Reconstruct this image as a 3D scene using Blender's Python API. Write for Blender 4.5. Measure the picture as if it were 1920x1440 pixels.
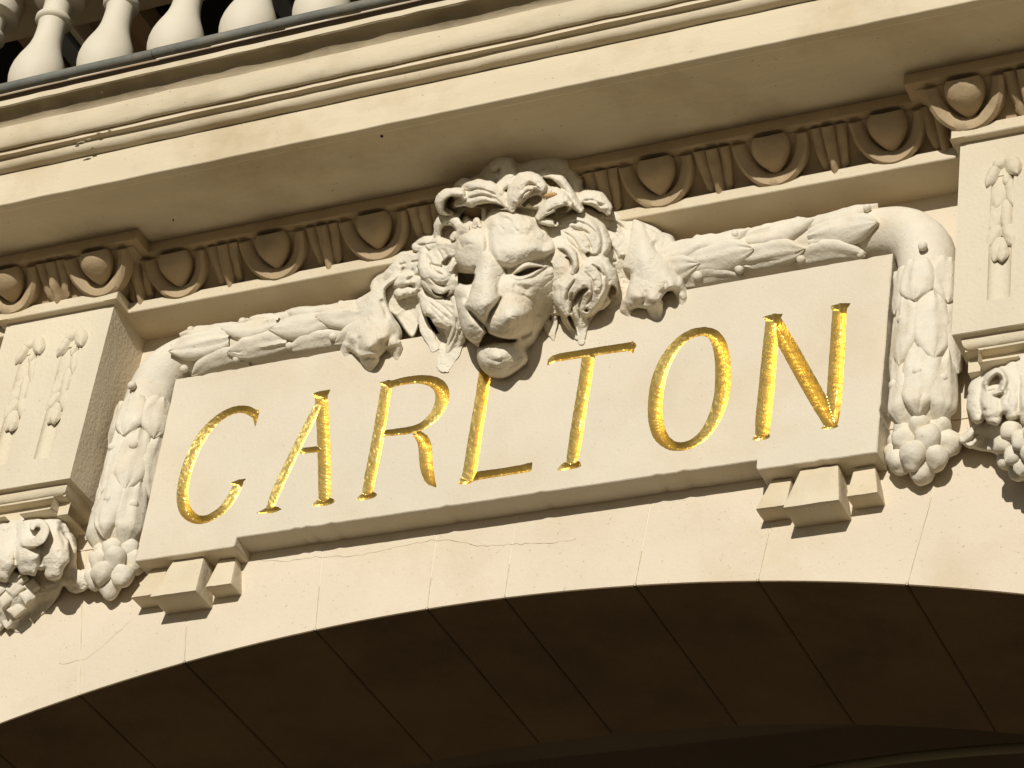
import bpy, bmesh, math, random
import numpy as np
from mathutils import Vector, Matrix

for o in list(bpy.data.objects):
    bpy.data.objects.remove(o, do_unlink=True)
SC = bpy.context.scene
COL = SC.collection
R = math.radians

# ---------------------------------------------------------------- camera
CAM = np.array([3.8456737, -6.7056014, -4.9690678])
ROT = np.array([[.90246997, .41234967, .12456204],
                [-.14968623, .57136102, -.80693285],
                [-.40390839, .70958744, .57735923]])          # rows: right, down, forward
FPX = 5449.07                                                  # focal length in photo pixels (1920 wide)
cam_d = bpy.data.cameras.new('camera')
cam_d.sensor_width = 36.0
cam_d.lens = FPX / 1920 * 36.0
cam_d.clip_start = .1
cam_d.clip_end = 2000
cam = bpy.data.objects.new('camera', cam_d)
COL.objects.link(cam)
mw = Matrix.Identity(4)
for i in range(3):
    mw[i][0] = ROT[0][i]; mw[i][1] = -ROT[1][i]; mw[i][2] = -ROT[2][i]; mw[i][3] = CAM[i]
cam.matrix_world = mw
SC.camera = cam

# ---------------------------------------------------------------- world, sun, exposure
SUN_DIR = Vector((.13, -1.0, .332)).normalized()
elev = math.asin(SUN_DIR.z)
azim = math.atan2(SUN_DIR.x, SUN_DIR.y)
W = bpy.data.worlds.new("World")
SC.world = W
W.use_nodes = True
wn = W.node_tree.nodes
wn.clear()
sky = wn.new('ShaderNodeTexSky')
sky.sky_type = 'NISHITA'
sky.sun_disc = False
sky.sun_elevation = elev
sky.sun_rotation = azim
sky.dust_density = 1.5
sky.altitude = 2500
bg = wn.new('ShaderNodeBackground')
bg.inputs['Strength'].default_value = .05
wo = wn.new('ShaderNodeOutputWorld')
W.node_tree.links.new(sky.outputs[0], bg.inputs['Color'])
W.node_tree.links.new(bg.outputs[0], wo.inputs['Surface'])
sun_d = bpy.data.lights.new('sun', 'SUN')
sun_d.energy = 5.0
sun_d.angle = R(.5)
sun_d.color = (1.0, .955, .89)
sun = bpy.data.objects.new('sun', sun_d)
COL.objects.link(sun)
sun.rotation_euler = SUN_DIR.to_track_quat('Z', 'Y').to_euler()
SC.view_settings.view_transform = 'Standard'
SC.view_settings.look = 'None'
SC.view_settings.gamma = 1
SC.view_settings.use_curve_mapping = False
SC.view_settings.exposure = -.27
SC.cycles.max_bounces = 10
SC.cycles.diffuse_bounces = 8


def at(px, py, y):
    """photo pixel -> world point on the vertical plane Y = y"""
    d = ROT.T @ np.array([(px - 960) / FPX, (py - 720) / FPX, 1.0])
    return CAM + (y - CAM[1]) / d[1] * d


# ---------------------------------------------------------------- materials
def material(name, col, rough=.8, var=.10, var_scale=2.5, bump=.25, bump_scale=60, stain=None, stain_amt=.35,
             stain_scale=1.2, metal=0, speck=.0, streak=False, fine=None, stretch=None, spec=.3, speck_scale=70, speck_col=(.16, .12, .07)):
    m = bpy.data.materials.new(name)
    m.use_nodes = True
    nt = m.node_tree
    N, L = nt.nodes, nt.links
    b = N['Principled BSDF']
    b.inputs['Roughness'].default_value = rough
    b.inputs['Metallic'].default_value = metal
    b.inputs['Specular IOR Level'].default_value = spec
    tc = N.new('ShaderNodeTexCoord')
    geo = N.new('ShaderNodeNewGeometry')
    mp = N.new('ShaderNodeMapping')
    L.new(geo.outputs['Position'], mp.inputs['Vector'])
    if stretch: mp.inputs['Scale'].default_value = stretch
    n1 = N.new('ShaderNodeTexNoise')
    n1.inputs['Scale'].default_value = var_scale
    n1.inputs['Detail'].default_value = 6
    n1.inputs['Roughness'].default_value = .6
    L.new(mp.outputs[0], n1.inputs['Vector'])
    r1 = N.new('ShaderNodeValToRGB')
    r1.color_ramp.elements[0].position = .3
    r1.color_ramp.elements[1].position = .7
    lo = [c * (1 - var) for c in col]
    hi = [min(1, c * (1 + var * .6)) for c in col]
    r1.color_ramp.elements[0].color = (*lo, 1)
    r1.color_ramp.elements[1].color = (*hi, 1)
    L.new(n1.outputs['Fac'], r1.inputs['Fac'])
    out = r1.outputs['Color']
    if stain:
        n2 = N.new('ShaderNodeTexNoise')
        n2.inputs['Scale'].default_value = stain_scale
        n2.inputs['Detail'].default_value = 9
        n2.inputs['Roughness'].default_value = .65
        mp2 = N.new('ShaderNodeMapping')
        mp2.inputs['Location'].default_value = (3.1, 7.7, 1.3)
        if streak: mp2.inputs['Scale'].default_value = (1, 1, .35)
        L.new(geo.outputs['Position'], mp2.inputs['Vector'])
        L.new(mp2.outputs[0], n2.inputs['Vector'])
        r2 = N.new('ShaderNodeValToRGB')
        r2.color_ramp.elements[0].position = .48
        r2.color_ramp.elements[1].position = .75
        r2.color_ramp.elements[0].color = (0, 0, 0, 1)
        r2.color_ramp.elements[1].color = (stain_amt,) * 3 + (1,)
        L.new(n2.outputs['Fac'], r2.inputs['Fac'])
        mx = N.new('ShaderNodeMix')
        mx.data_type = 'RGBA'
        L.new(r2.outputs['Color'], mx.inputs['Factor'])
        L.new(out, mx.inputs['A'])
        mx.inputs['B'].default_value = (*stain, 1)
        out = mx.outputs['Result']
    if speck:
        v = N.new('ShaderNodeTexNoise')
        v.inputs['Scale'].default_value = speck_scale
        v.inputs['Detail'].default_value = 2
        L.new(geo.outputs['Position'], v.inputs['Vector'])
        r3 = N.new('ShaderNodeValToRGB')
        r3.color_ramp.elements[0].position = .69
        r3.color_ramp.elements[1].position = .76
        r3.color_ramp.elements[0].color = (0, 0, 0, 1)
        r3.color_ramp.elements[1].color = (speck,) * 3 + (1,)
        L.new(v.outputs['Fac'], r3.inputs['Fac'])
        mx2 = N.new('ShaderNodeMix')
        mx2.data_type = 'RGBA'
        L.new(r3.outputs['Color'], mx2.inputs['Factor'])
        L.new(out, mx2.inputs['A'])
        mx2.inputs['B'].default_value = (*speck_col, 1)
        out = mx2.outputs['Result']
    L.new(out, b.inputs['Base Color'])
    nb = N.new('ShaderNodeTexNoise')
    nb.inputs['Scale'].default_value = bump_scale
    nb.inputs['Detail'].default_value = 5
    nb.inputs['Roughness'].default_value = .6
    L.new(mp.outputs[0], nb.inputs['Vector'])
    bu = N.new('ShaderNodeBump')
    bu.inputs['Strength'].default_value = bump
    bu.inputs['Distance'].default_value = .004
    L.new(nb.outputs['Fac'], bu.inputs['Height'])
    last = bu
    if fine:
        nf = N.new('ShaderNodeTexNoise')
        nf.inputs['Scale'].default_value = fine[0]
        nf.inputs['Detail'].default_value = 3
        L.new(geo.outputs['Position'], nf.inputs['Vector'])
        b2 = N.new('ShaderNodeBump')
        b2.inputs['Strength'].default_value = fine[1]
        b2.inputs['Distance'].default_value = .006
        L.new(nf.outputs['Fac'], b2.inputs['Height'])
        L.new(bu.outputs[0], b2.inputs['Normal'])
        last = b2
    L.new(last.outputs[0], b.inputs['Normal'])
    return m


OCHRE = (.46, .32, .15)
M_WALL = material('cream_wall_paint', (.63, .545, .41), .75, .07, 1.6, .45, 45, OCHRE, .5, 1.7, speck=.45, fine=(110, .16), speck_scale=95)
M_PLAQUE = material('pale_plaque_paint', (.615, .545, .415), .7, .06, 2.2, .45, 70, OCHRE, .32, 2.2, speck=.5, fine=(120, .16), speck_scale=105)
M_CORNICE = material('weathered_cornice_paint', (.63, .54, .375), .8, .10, 3, .6, 35, (.33, .22, .09), .5, 2.4, speck=.5,
                     stretch=(.25, 1, 1))
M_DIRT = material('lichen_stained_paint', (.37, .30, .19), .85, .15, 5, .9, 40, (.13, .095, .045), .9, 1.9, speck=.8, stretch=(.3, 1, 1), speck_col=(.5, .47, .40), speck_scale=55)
M_TRIM = material('cream_trim_paint', (.61, .53, .375), .75, .08, 4, .5, 45, OCHRE, .45, 3, speck=.45, fine=(80, .22), speck_scale=95)
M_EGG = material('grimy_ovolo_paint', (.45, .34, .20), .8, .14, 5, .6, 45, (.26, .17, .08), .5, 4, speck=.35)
M_PIL = material('pilaster_paint', (.62, .548, .405), .7, .07, 3, .5, 30, OCHRE, .2, 2, speck=.3, stretch=(1, 1, .35), fine=(75, .40))
M_CARVE = material('chalky_carving_paint', (.665, .608, .485), .8, .07, 6, .8, 55, (.52, .36, .17), .35, 7, speck=.35,
                   fine=(22, .35))
M_SOFFIT_SHADE = material('arch_soffit_painted_shade', (.25, .175, .09), .85, .18, 2, .6, 40, (.12, .08, .04), .8, 1.6, fine=(60, .3))  # colour darkened to carry the deep shade under the arch
M_MORTAR = material('mortar_joint_paint', (.66, .585, .43), .8, .05, 6, .3, 60)
M_BAL = material('smooth_baluster_paint', (.63, .572, .445), .65, .04, 4, .15, 60, OCHRE, .12, 4)
M_ZINC = material('weathered_zinc', (.15, .15, .125), .65, .25, 9, .4, 60, (.28, .24, .16), .6, 9, spec=.5, speck=.6)
M_BROWN = material('terrace_brown_paint', (.30, .21, .12), .8, .12, 3, .2, 40)  # plain brown paint, the balcony's own colour
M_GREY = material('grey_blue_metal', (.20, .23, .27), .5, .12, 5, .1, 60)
M_BLACK = material('dark_void_paint', (.012, .010, .010), .9, .1, 3, .1, 40)  # black colour standing in for unlit depth and small holes
M_ASPHALT = material('asphalt', (.17, .13, .08), .9, .15, .5, .5, 30)
M_GOLD = material('gold_leaf', (.95, .68, .21), .37, .16, 18, .14, 260, metal=1.0, fine=(55, .20), spec=.5)
M_NEST = material('mud_nest_clay', (.50, .30, .12), .9, .2, 40, .6, 90)
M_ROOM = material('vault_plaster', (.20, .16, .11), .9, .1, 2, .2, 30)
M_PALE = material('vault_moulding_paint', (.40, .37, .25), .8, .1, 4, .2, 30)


# ---------------------------------------------------------------- object helpers
def mesh(name, verts, faces, mat, smooth=None):
    me = bpy.data.meshes.new(name)
    if isinstance(verts, np.ndarray): verts = verts.tolist()
    me.from_pydata(verts, [], faces)
    me.materials.append(mat)
    if smooth is not None:
        me.polygons.foreach_set('use_smooth', [True] * len(me.polygons))
        if smooth < 180: me.set_sharp_from_angle(angle=R(smooth))
    me.update()
    return me


def obj(name, me, parent=None, label=None):
    o = bpy.data.objects.new(name, me)
    COL.objects.link(o)
    if parent is not None: o.parent = parent
    if label: o['label'] = label
    return o


def thing(name, label, cat, loc=(0, 0, 0), group=None):
    o = bpy.data.objects.new(name, None)
    COL.objects.link(o)
    o.location = loc
    o.empty_display_size = .1
    o['label'] = label
    o['category'] = cat
    if group: o['group'] = group
    return o


def put(name, verts, faces, mat, root=None, smooth=None, label=None):
    """mesh object given in world coordinates, child of a thing standing at root.location"""
    v = np.asarray(verts, float)
    if root is not None: v = v - np.array(root.location)
    return obj(name, mesh(name, v, faces, mat, smooth), root, label)


def bevel(o, w=.004, seg=2):
    md = o.modifiers.new('bevel', 'BEVEL')
    md.width = w
    md.segments = seg
    md.limit_method = 'ANGLE'
    md.angle_limit = R(40)
    return o


def box(x0, x1, y0, y1, z0, z1):
    v = [(x, y, z) for x in (x0, x1) for y in (y0, y1) for z in (z0, z1)]
    f = [(0, 1, 3, 2), (4, 6, 7, 5), (0, 4, 5, 1), (2, 3, 7, 6), (0, 2, 6, 4), (1, 5, 7, 3)]
    return v, f


def hash3(i, j, k, seed):
    h = (i.astype(np.int64) * 374761393 + j.astype(np.int64) * 668265263 + k.astype(np.int64) * 2147483647 +
         seed * 1274126177) & 0xffffffff
    h = ((h ^ (h >> 13)) * 1274126177) & 0xffffffff
    h = h ^ (h >> 16)
    return (h & 0xffff) / 65535.0


def vnoise(p, seed=0):
    """value noise in -1..1 at points p (n,3)"""
    f = np.floor(p)
    t = p - f
    t = t * t * (3 - 2 * t)
    i, j, k = f[:, 0], f[:, 1], f[:, 2]
    r = 0
    for a in (0, 1):
        for b in (0, 1):
            for c in (0, 1):
                w = (t[:, 0] if a else 1 - t[:, 0]) * (t[:, 1] if b else 1 - t[:, 1]) * (t[:, 2] if c else 1 - t[:, 2])
                r = r + w * hash3(i + a, j + b, k + c, seed)
    return r * 2 - 1


def sweep(path, prof, step=.04, jit=.0012, seed=1, zj=True):
    """profile [(outward offset, z)] swept along plan polyline [(x, y)] walked left to right, outward = -Y side"""
    pts = []
    n = len(path)
    nrm = []
    for i in range(n - 1):
        dx, dy = path[i + 1][0] - path[i][0], path[i + 1][1] - path[i][1]
        l = math.hypot(dx, dy)
        nrm.append((dy / l, -dx / l))
    for i in range(n):
        if i == 0: m = nrm[0]
        elif i == n - 1: m = nrm[-1]
        else:
            a, b = nrm[i - 1], nrm[i]
            s = 1 + a[0] * b[0] + a[1] * b[1]
            m = ((a[0] + b[0]) / s, (a[1] + b[1]) / s)
        pts.append((path[i][0], path[i][1], m[0], m[1]))
        if i < n - 1:
            l = math.hypot(path[i + 1][0] - path[i][0], path[i + 1][1] - path[i][1])
            k = int(l / step)
            for q in range(1, k):
                t = q / k
                pts.append((path[i][0] + t * (path[i + 1][0] - path[i][0]),
                            path[i][1] + t * (path[i + 1][1] - path[i][1]), nrm[i][0], nrm[i][1]))
    P = np.array(pts)
    m = len(prof)
    V = np.zeros((len(P), m, 3))
    for j, (o, z) in enumerate(prof):
        V[:, j, 0] = P[:, 0] + P[:, 2] * o
        V[:, j, 1] = P[:, 1] + P[:, 3] * o
        V[:, j, 2] = z
    if jit:
        q = V.reshape(-1, 3)
        a = vnoise(q * np.array([9, 30, 30]), seed)
        b = vnoise(q * np.array([14, 30, 30]), seed + 5)
        q[:, 1] += jit * a
        q[:, 2] += jit * b
    F = []
    for i in range(len(P) - 1):
        for j in range(m - 1):
            a = i * m + j
            F.append((a, a + 1, a + m + 1, a + m))
    return V.reshape(-1, 3), F


def lathe(prof, n=36):
    """prof [(r, z)] -> verts, faces round local Z"""
    V, F = [], []
    for (r, z) in prof:
        for i in range(n):
            a = 2 * math.pi * i / n
            V.append((r * math.cos(a), r * math.sin(a), z))
    for j in range(len(prof) - 1):
        for i in range(n):
            a, b = j * n + i, j * n + (i + 1) % n
            F.append((a, b, b + n, a + n))
    F.append(tuple(range(n))[::-1])
    F.append(tuple(range((len(prof) - 1) * n, len(prof) * n)))
    return V, F


def crspline(pts, n=6):
    p = np.array(pts, float)
    if len(p) == 2: return np.array([p[0] + (p[1] - p[0]) * t for t in np.linspace(0, 1, n + 1)])
    q = np.vstack([2 * p[0] - p[1], p, 2 * p[-1] - p[-2]])
    out = []
    for i in range(1, len(q) - 2):
        for t in np.linspace(0, 1, n, endpoint=False):
            a, b, c, d = q[i - 1], q[i], q[i + 1], q[i + 2]
            out.append(.5 * (2 * b + (c - a) * t + (2 * a - 5 * b + 4 * c - d) * t * t + (3 * b - a - 3 * c + d) * t ** 3))
    out.append(p[-1])
    return np.array(out)


# ---------------------------------------------------------------- implicit sculpting
class Clay:
    def __init__(s, lo, hi, vox):
        s.lo = np.array(lo, float)
        s.vox = vox
        s.n = np.ceil((np.array(hi) - s.lo) / vox).astype(int) + 1
        s.f = np.full(s.n, .5, np.float32)

    def region(s, lo, hi, m):
        a = np.clip(np.floor((np.array(lo) - m - s.lo) / s.vox).astype(int), 0, s.n)
        b = np.clip(np.ceil((np.array(hi) + m - s.lo) / s.vox).astype(int) + 1, 0, s.n)
        if np.any(b <= a): return None
        sl = tuple(slice(a[i], b[i]) for i in range(3))
        g = np.meshgrid(*[(s.lo[i] + np.arange(a[i], b[i]) * s.vox).astype(np.float32) for i in range(3)], indexing='ij')
        return sl, g

    def mix(s, sl, d, k, mode):
        a = s.f[sl]
        if mode == 'add':
            h = np.maximum(k - np.abs(a - d), 0) / k
            s.f[sl] = np.minimum(a, d) - h * h * k * .25
        else:
            d = -d
            h = np.maximum(k - np.abs(a - d), 0) / k
            s.f[sl] = np.maximum(a, d) + h * h * k * .25

    def ball(s, c, r, k=.02, rot=(0, 0, 0), mode='add'):
        c = np.array(c, float)
        r = np.array(r if hasattr(r, '__len__') else (r, r, r), float)
        mx = r.max()
        rg = s.region(c - mx, c + mx, k + 3 * s.vox)
        if rg is None: return
        sl, (X, Y, Z) = rg
        ax, ay, az = [R(v) for v in rot]
        Mx = np.array(Matrix.Rotation(az, 3, 'Z') @ Matrix.Rotation(ay, 3, 'Y') @ Matrix.Rotation(ax, 3, 'X'))
        X, Y, Z = X - c[0], Y - c[1], Z - c[2]
        L = [Mx[0, i] * X + Mx[1, i] * Y + Mx[2, i] * Z for i in range(3)]
        k0 = np.sqrt(sum((L[i] / r[i]) ** 2 for i in range(3)))
        k1 = np.sqrt(sum((L[i] / r[i] ** 2) ** 2 for i in range(3))) + 1e-9
        s.mix(sl, k0 * (k0 - 1) / k1, k, mode)

    def cone(s, a, b, ra, rb, k=.015, mode='add'):
        a, b = np.array(a, float), np.array(b, float)
        mr = max(ra, rb)
        rg = s.region(np.minimum(a, b) - mr, np.maximum(a, b) + mr, k + 3 * s.vox)
        if rg is None: return
        sl, (X, Y, Z) = rg
        v = b - a
        l2 = v @ v + 1e-12
        X, Y, Z = X - a[0], Y - a[1], Z - a[2]
        h = np.clip((X * v[0] + Y * v[1] + Z * v[2]) / l2, 0, 1)
        d = np.sqrt((X - h * v[0]) ** 2 + (Y - h * v[1]) ** 2 + (Z - h * v[2]) ** 2) - (ra + (rb - ra) * h)
        s.mix(sl, d, k, mode)

    def stroke(s, pts, rad, k=.012, n=5, mode='add', strands=1, spread=.7):
        P = crspline([p for p in pts], n)
        rr = np.interp(np.linspace(0, 1, len(P)), np.linspace(0, 1, len(rad)), rad)
        if strands == 1:
            for i in range(len(P) - 1): s.cone(P[i], P[i + 1], rr[i], rr[i + 1], k, mode)
            return
        T = np.gradient(P, axis=0)
        T /= np.linalg.norm(T, axis=1)[:, None] + 1e-9
        S = np.cross(T, np.array([-.2, -.85, -.4]))
        S /= np.linalg.norm(S, axis=1)[:, None] + 1e-9
        for q in range(strands):
            off = (q - (strands - 1) / 2) / ((strands - 1) / 2) * spread
            Q = P + S * (rr * off)[:, None]
            Q[:, 1] += rr * .25 * abs(off)
            for i in range(len(P) - 1):
                s.cone(Q[i], Q[i + 1], rr[i] * (.62 if strands > 2 else .7), rr[i + 1] * (.62 if strands > 2 else .7), .006, mode)

    def build(s, rough=.0016, seed=3, cut_y=None):
        f = s.f
        neg = f < 0
        c = [slice(None, -1), slice(1, None)]
        cnt = np.zeros(tuple(s.n - 1), np.int8)
        for a in (0, 1):
            for b in (0, 1):
                for d in (0, 1): cnt += neg[c[a], c[b], c[d]]
        act = (cnt > 0) & (cnt < 8)
        I = np.argwhere(act)
        idx = np.full(act.shape, -1, np.int32)
        idx[act] = np.arange(len(I))
        acc = np.zeros((len(I), 3))
        num = np.zeros(len(I))
        cor = [(a, b, d) for a in (0, 1) for b in (0, 1) for d in (0, 1)]
        val = {q: f[I[:, 0] + q[0], I[:, 1] + q[1], I[:, 2] + q[2]].astype(float) for q in cor}
        for p in cor:
            for ax in range(3):
                if p[ax] == 0:
                    q = list(p); q[ax] = 1; q = tuple(q)
                    v0, v1 = val[p], val[q]
                    m = (v0 < 0) != (v1 < 0)
                    t = np.where(m, v0 / np.where(m, v0 - v1, 1), 0)
                    pos = np.tile(np.array(p, float), (len(I), 1))
                    pos[:, ax] += t
                    acc += pos * m[:, None]
                    num += m
        V = s.lo + (I + acc / num[:, None]) * s.vox
        F = []
        for ax in range(3):
            sl0 = [slice(None)] * 3; sl1 = [slice(None)] * 3
            sl0[ax] = slice(None, -1); sl1[ax] = slice(1, None)
            cr = neg[tuple(sl0)] != neg[tuple(sl1)]
            E = np.argwhere(cr)
            u, w = (ax + 1) % 3, (ax + 2) % 3
            ok = (E[:, u] > 0) & (E[:, w] > 0) & (E[:, u] < s.n[u] - 1) & (E[:, w] < s.n[w] - 1)
            E = E[ok]
            def g(du, dw):
                q = E.copy(); q[:, u] += du; q[:, w] += dw
                return idx[q[:, 0], q[:, 1], q[:, 2]]
            a, b, c2, d = g(-1, -1), g(0, -1), g(0, 0), g(-1, 0)
            flip = ~neg[E[:, 0], E[:, 1], E[:, 2]]
            quad = np.stack([a, b, c2, d], 1)
            quad[flip] = quad[flip][:, ::-1]
            F.append(quad)
        F = np.vstack(F)
        F = F[(F >= 0).all(1)]
        if rough:
            nv = np.zeros_like(V)
            fn = np.cross(V[F[:, 2]] - V[F[:, 0]], V[F[:, 3]] - V[F[:, 1]])
            for j in range(4): np.add.at(nv, F[:, j], fn)
            nv /= np.linalg.norm(nv, axis=1)[:, None] + 1e-12
            n = vnoise(V * 45, seed) * 1.3 + vnoise(V * 95, seed + 1) * .7 + vnoise(V * 20, seed + 2) * 1.5
            V = V + nv * (rough * n)[:, None]
        return V, F.tolist()


# ================================================================= SETTING
def plane(name, x0, x1, y0, y1, z, mat):
    o = put(name, [(x0, y0, z), (x1, y0, z), (x1, y1, z), (x0, y1, z)], [(0, 1, 2, 3)], mat)
    o['kind'] = 'structure'
    return o


GZ = -6.6
plane('ground', -300, 300, -300, 300, GZ, M_ASPHALT)

# ---- arch wall : voussoir stones, mortar, frieze wall, piers
WALL_Y = .10
ARC_C = -7.083
ARC_R = 6.807
SOF_Y = .98
wall = thing('arched_wall', 'cream painted facade wall with a wide stone arch below the carved plaque', 'wall', (0, WALL_Y, ARC_C + ARC_R))
joint_x = [-2.72, -2.3, -1.86, -1.473, -1.085, -.609, -.21, .06, .506, .91, 1.38, 1.79, 2.22, 2.72]
TOPZ = .15
angs = [math.asin(x / ARC_R) for x in joint_x]


def arc(a, r=ARC_R):
    return (r * math.sin(a), ARC_C + r * math.cos(a))


def ray_top(a):
    t = (TOPZ - ARC_C) / math.cos(a)
    return (t * math.sin(a), TOPZ)


for i in range(len(angs) - 1):
    g = .0007 / ARC_R
    a0, a1 = angs[i] + g, angs[i + 1] - g
    na = 7
    nt = .0028 / ARC_R
    low = [arc(a0, ARC_R + .010)] + [arc(a0 + nt + (a1 - a0 - 2 * nt) * k / (na - 2)) for k in range(na - 1)] + [arc(a1, ARC_R + .010)]
    t0, t1 = ray_top(a0), ray_top(a1)
    poly = low + [t1, t0]
    n = len(poly)
    fy = WALL_Y + random.Random(i).uniform(-.0004, .0004)
    V = [(x, fy, z) for x, z in poly] + [(x, SOF_Y, z) for x, z in poly]
    F = [tuple(range(n))] + [tuple(range(2 * n - 1, n - 1, -1))]
    F += [(k, k + n, (k + 1) % n + n, (k + 1) % n) for k in range(n)]
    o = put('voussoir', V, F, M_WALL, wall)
    o.data.materials.append(M_SOFFIT_SHADE)
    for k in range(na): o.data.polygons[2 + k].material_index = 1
    bevel(o, .003, 1)
# mortar behind the joints, and the little raised mortar lips left on the face
mV, mF = [], []
for a in angs[1:-1]:
    w = .006 / ARC_R
    p = [arc(a - w, ARC_R + .0105), arc(a + w, ARC_R + .0105), ray_top(a + w), ray_top(a - w)]
    b = len(mV)
    mV += [(x, WALL_Y + .0012, z) for x, z in p] + [(x, SOF_Y - .01, z) for x, z in p]
    mF += [(b, b + 1, b + 2, b + 3), (b, b + 4, b + 5, b + 1), (b + 2, b + 6, b + 7, b + 3)]
put('joint_mortar', mV, mF, M_MORTAR, wall)
lips = [(-1.473, -1.53, -.06, .008), (-1.085, -1.096, -.22, .004), (-.609, -.625, -.135, .007), (-.21, -.210, -.158, .006), (.06, .062, -.152, .006),
        (.506, .503, -.17, .006), (.91, .945, -.165, .006), (1.38, 1.47, -.12, .006)]
rng = random.Random(5)
for x0, x1, zt, w in lips:
    x1 = (zt - ARC_C) * math.tan(math.asin(x0 / ARC_R))            # along the radial joint
    z0 = ARC_C + math.sqrt(ARC_R ** 2 - x0 ** 2)
    V, F = [], []
    nn = 14
    for k in range(nn + 1):
        t = k / nn
        x = x0 + (x1 - x0) * t + rng.uniform(-.0008, .0008)
        z = z0 + (zt - z0) * t
        h = .0022 + rng.uniform(-.0008, .0008)
        ww = w * (1 - .4 * t)
        V += [(x - ww / 2, WALL_Y + .001, z), (x - ww * .25, WALL_Y - h, z), (x + ww * .25, WALL_Y - h, z), (x + ww / 2, WALL_Y + .001, z)]
    for k in range(nn):
        for j in range(3):
            a = k * 4 + j
            F.append((a, a + 1, a + 5, a + 4))
    put('mortar_lip', V, F, M_MORTAR, wall, smooth=60)
v, f = box(-2.8, 2.8, WALL_Y, .5, TOPZ + .002, 1.11)
put('frieze_wall', v, f, M_WALL, wall)
xe = joint_x[-1]
for sgn in (-1, 1):
    # haunch beyond the last stone, then the pier down to the ground
    aa = [math.asin(xe / ARC_R) + k * (.62 - math.asin(xe / ARC_R)) / 10 for k in range(11)]
    poly = [arc(a) for a in aa]
    poly = [(sgn * x, z) for x, z in poly]
    xo = abs(poly[-1][0])
    poly += [(sgn * xo, GZ), (sgn * 7, GZ), (sgn * 7, TOPZ), (sgn * (xe + .06), TOPZ)]
    if sgn < 0: poly = poly[::-1]
    n = len(poly)
    V = [(x, WALL_Y, z) for x, z in poly] + [(x, SOF_Y, z) for x, z in poly]
    F = [tuple(range(n)), tuple(range(2 * n - 1, n - 1, -1))] + [(k, k + n, (k + 1) % n + n, (k + 1) % n) for k in range(n)]
    put('pier', V, F, M_WALL, wall)
    v, f = box(min(sgn * 2.802, sgn * 7), max(sgn * 2.802, sgn * 7), WALL_Y, .5, TOPZ + .002, 1.11)
    put('frieze_wall', v, f, M_WALL, wall)
# fine plaster cracks on the face
crk = [[(460, 1048), (540, 1052), (600, 1044), (680, 1040), (760, 1022), (830, 1012), (905, 1023), (960, 1020), (1020, 1019), (1080, 1010)],
       [(250, 1160), (215, 1190), (165, 1232), (110, 1245)]]
for pts in crk:
    P = crspline([at(px, py, WALL_Y - .0012) for px, py in pts], 7)
    V, F = [], []
    for i, p in enumerate(P):
        q = p + np.array([0, 0, rng.uniform(-.004, .004)])
        w = rng.uniform(.0002, .0006)
        V += [(q[0], q[1], q[2] - w), (q[0], q[1], q[2] + w)]
    for i in range(len(P) - 1): F.append((2 * i, 2 * i + 2, 2 * i + 3, 2 * i + 1))
    put('plaster_crack', V, F, material('crack_line', (.36, .25, .13), .9) if 'crack_line' not in bpy.data.materials else bpy.data.materials['crack_line'], wall)

# ---- vaulted room behind the arch
room = thing('vaulted_porch', 'dark vaulted porch ceiling seen through the arch with a pale curved moulding', 'porch', (0, 3, GZ))
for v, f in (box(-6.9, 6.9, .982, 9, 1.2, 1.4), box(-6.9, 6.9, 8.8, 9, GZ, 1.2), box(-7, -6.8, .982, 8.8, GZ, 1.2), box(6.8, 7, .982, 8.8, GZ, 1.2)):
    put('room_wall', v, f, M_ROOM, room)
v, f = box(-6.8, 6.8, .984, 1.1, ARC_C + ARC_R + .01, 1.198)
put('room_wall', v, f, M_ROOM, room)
P = crspline([at(px, py, 3.2) for px, py in ((1440, 1462), (1560, 1440), (1740, 1416), (1920, 1402), (2100, 1396))], 8)
V, F = [], []
for i, p in enumerate(P):
    for j in range(8):
        a = 2 * math.pi * j / 8
        V.append((p[0], p[1] + .022 * math.cos(a), p[2] + .022 * math.sin(a)))
for i in range(len(P) - 1):
    for j in range(8): F.append((i * 8 + j, i * 8 + (j + 1) % 8, (i + 1) * 8 + (j + 1) % 8, (i + 1) * 8 + j))
put('ceiling_moulding', V, F, M_PALE, room, smooth=180)

# ================================================================= ENTABLATURE
PX0, PX1 = 1.558, 2.016          # pilaster inner / outer edge
cor = thing('cornice', 'long cream cornice with shaded soffit and egg and dart moulding over the plaque', 'cornice', (0, -.1, 1.045))
fx = 1.535
path = [(-6, -.066), (-2.04, -.066), (-2.04, -.151), (-fx, -.151), (-fx, -.066), (fx, -.066), (fx, -.151), (2.04, -.151), (2.04, -.066), (6, -.066)]
V, F = sweep(path, [(-.175, 1.0445), (0, 1.0445), (0, 1.090), (-.04, 1.0925)], jit=.0009, seed=2)
bevel(put('fillet', V, F, M_TRIM, cor), .003, 1)
ov = []
for k in range(11):
    t = k / 10
    a = t * math.pi / 2
    ov.append((-.028 + .118 * (1 - math.cos(a)) * .45 + .118 * .55 * t, 1.088 + .108 * (math.sin(a) * .45 + .55 * t)))
V, F = sweep(path, ov, jit=.0006, seed=3)
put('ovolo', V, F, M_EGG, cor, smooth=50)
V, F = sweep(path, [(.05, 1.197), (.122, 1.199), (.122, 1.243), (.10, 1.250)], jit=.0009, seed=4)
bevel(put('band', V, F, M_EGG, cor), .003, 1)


def straight(prof, x0=-6, x1=6, step=.03, jit=.0012, seed=7):
    return sweep([(x0, 0), (x1, 0)], [(-y, z) for y, z in prof], step, jit, seed)


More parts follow.
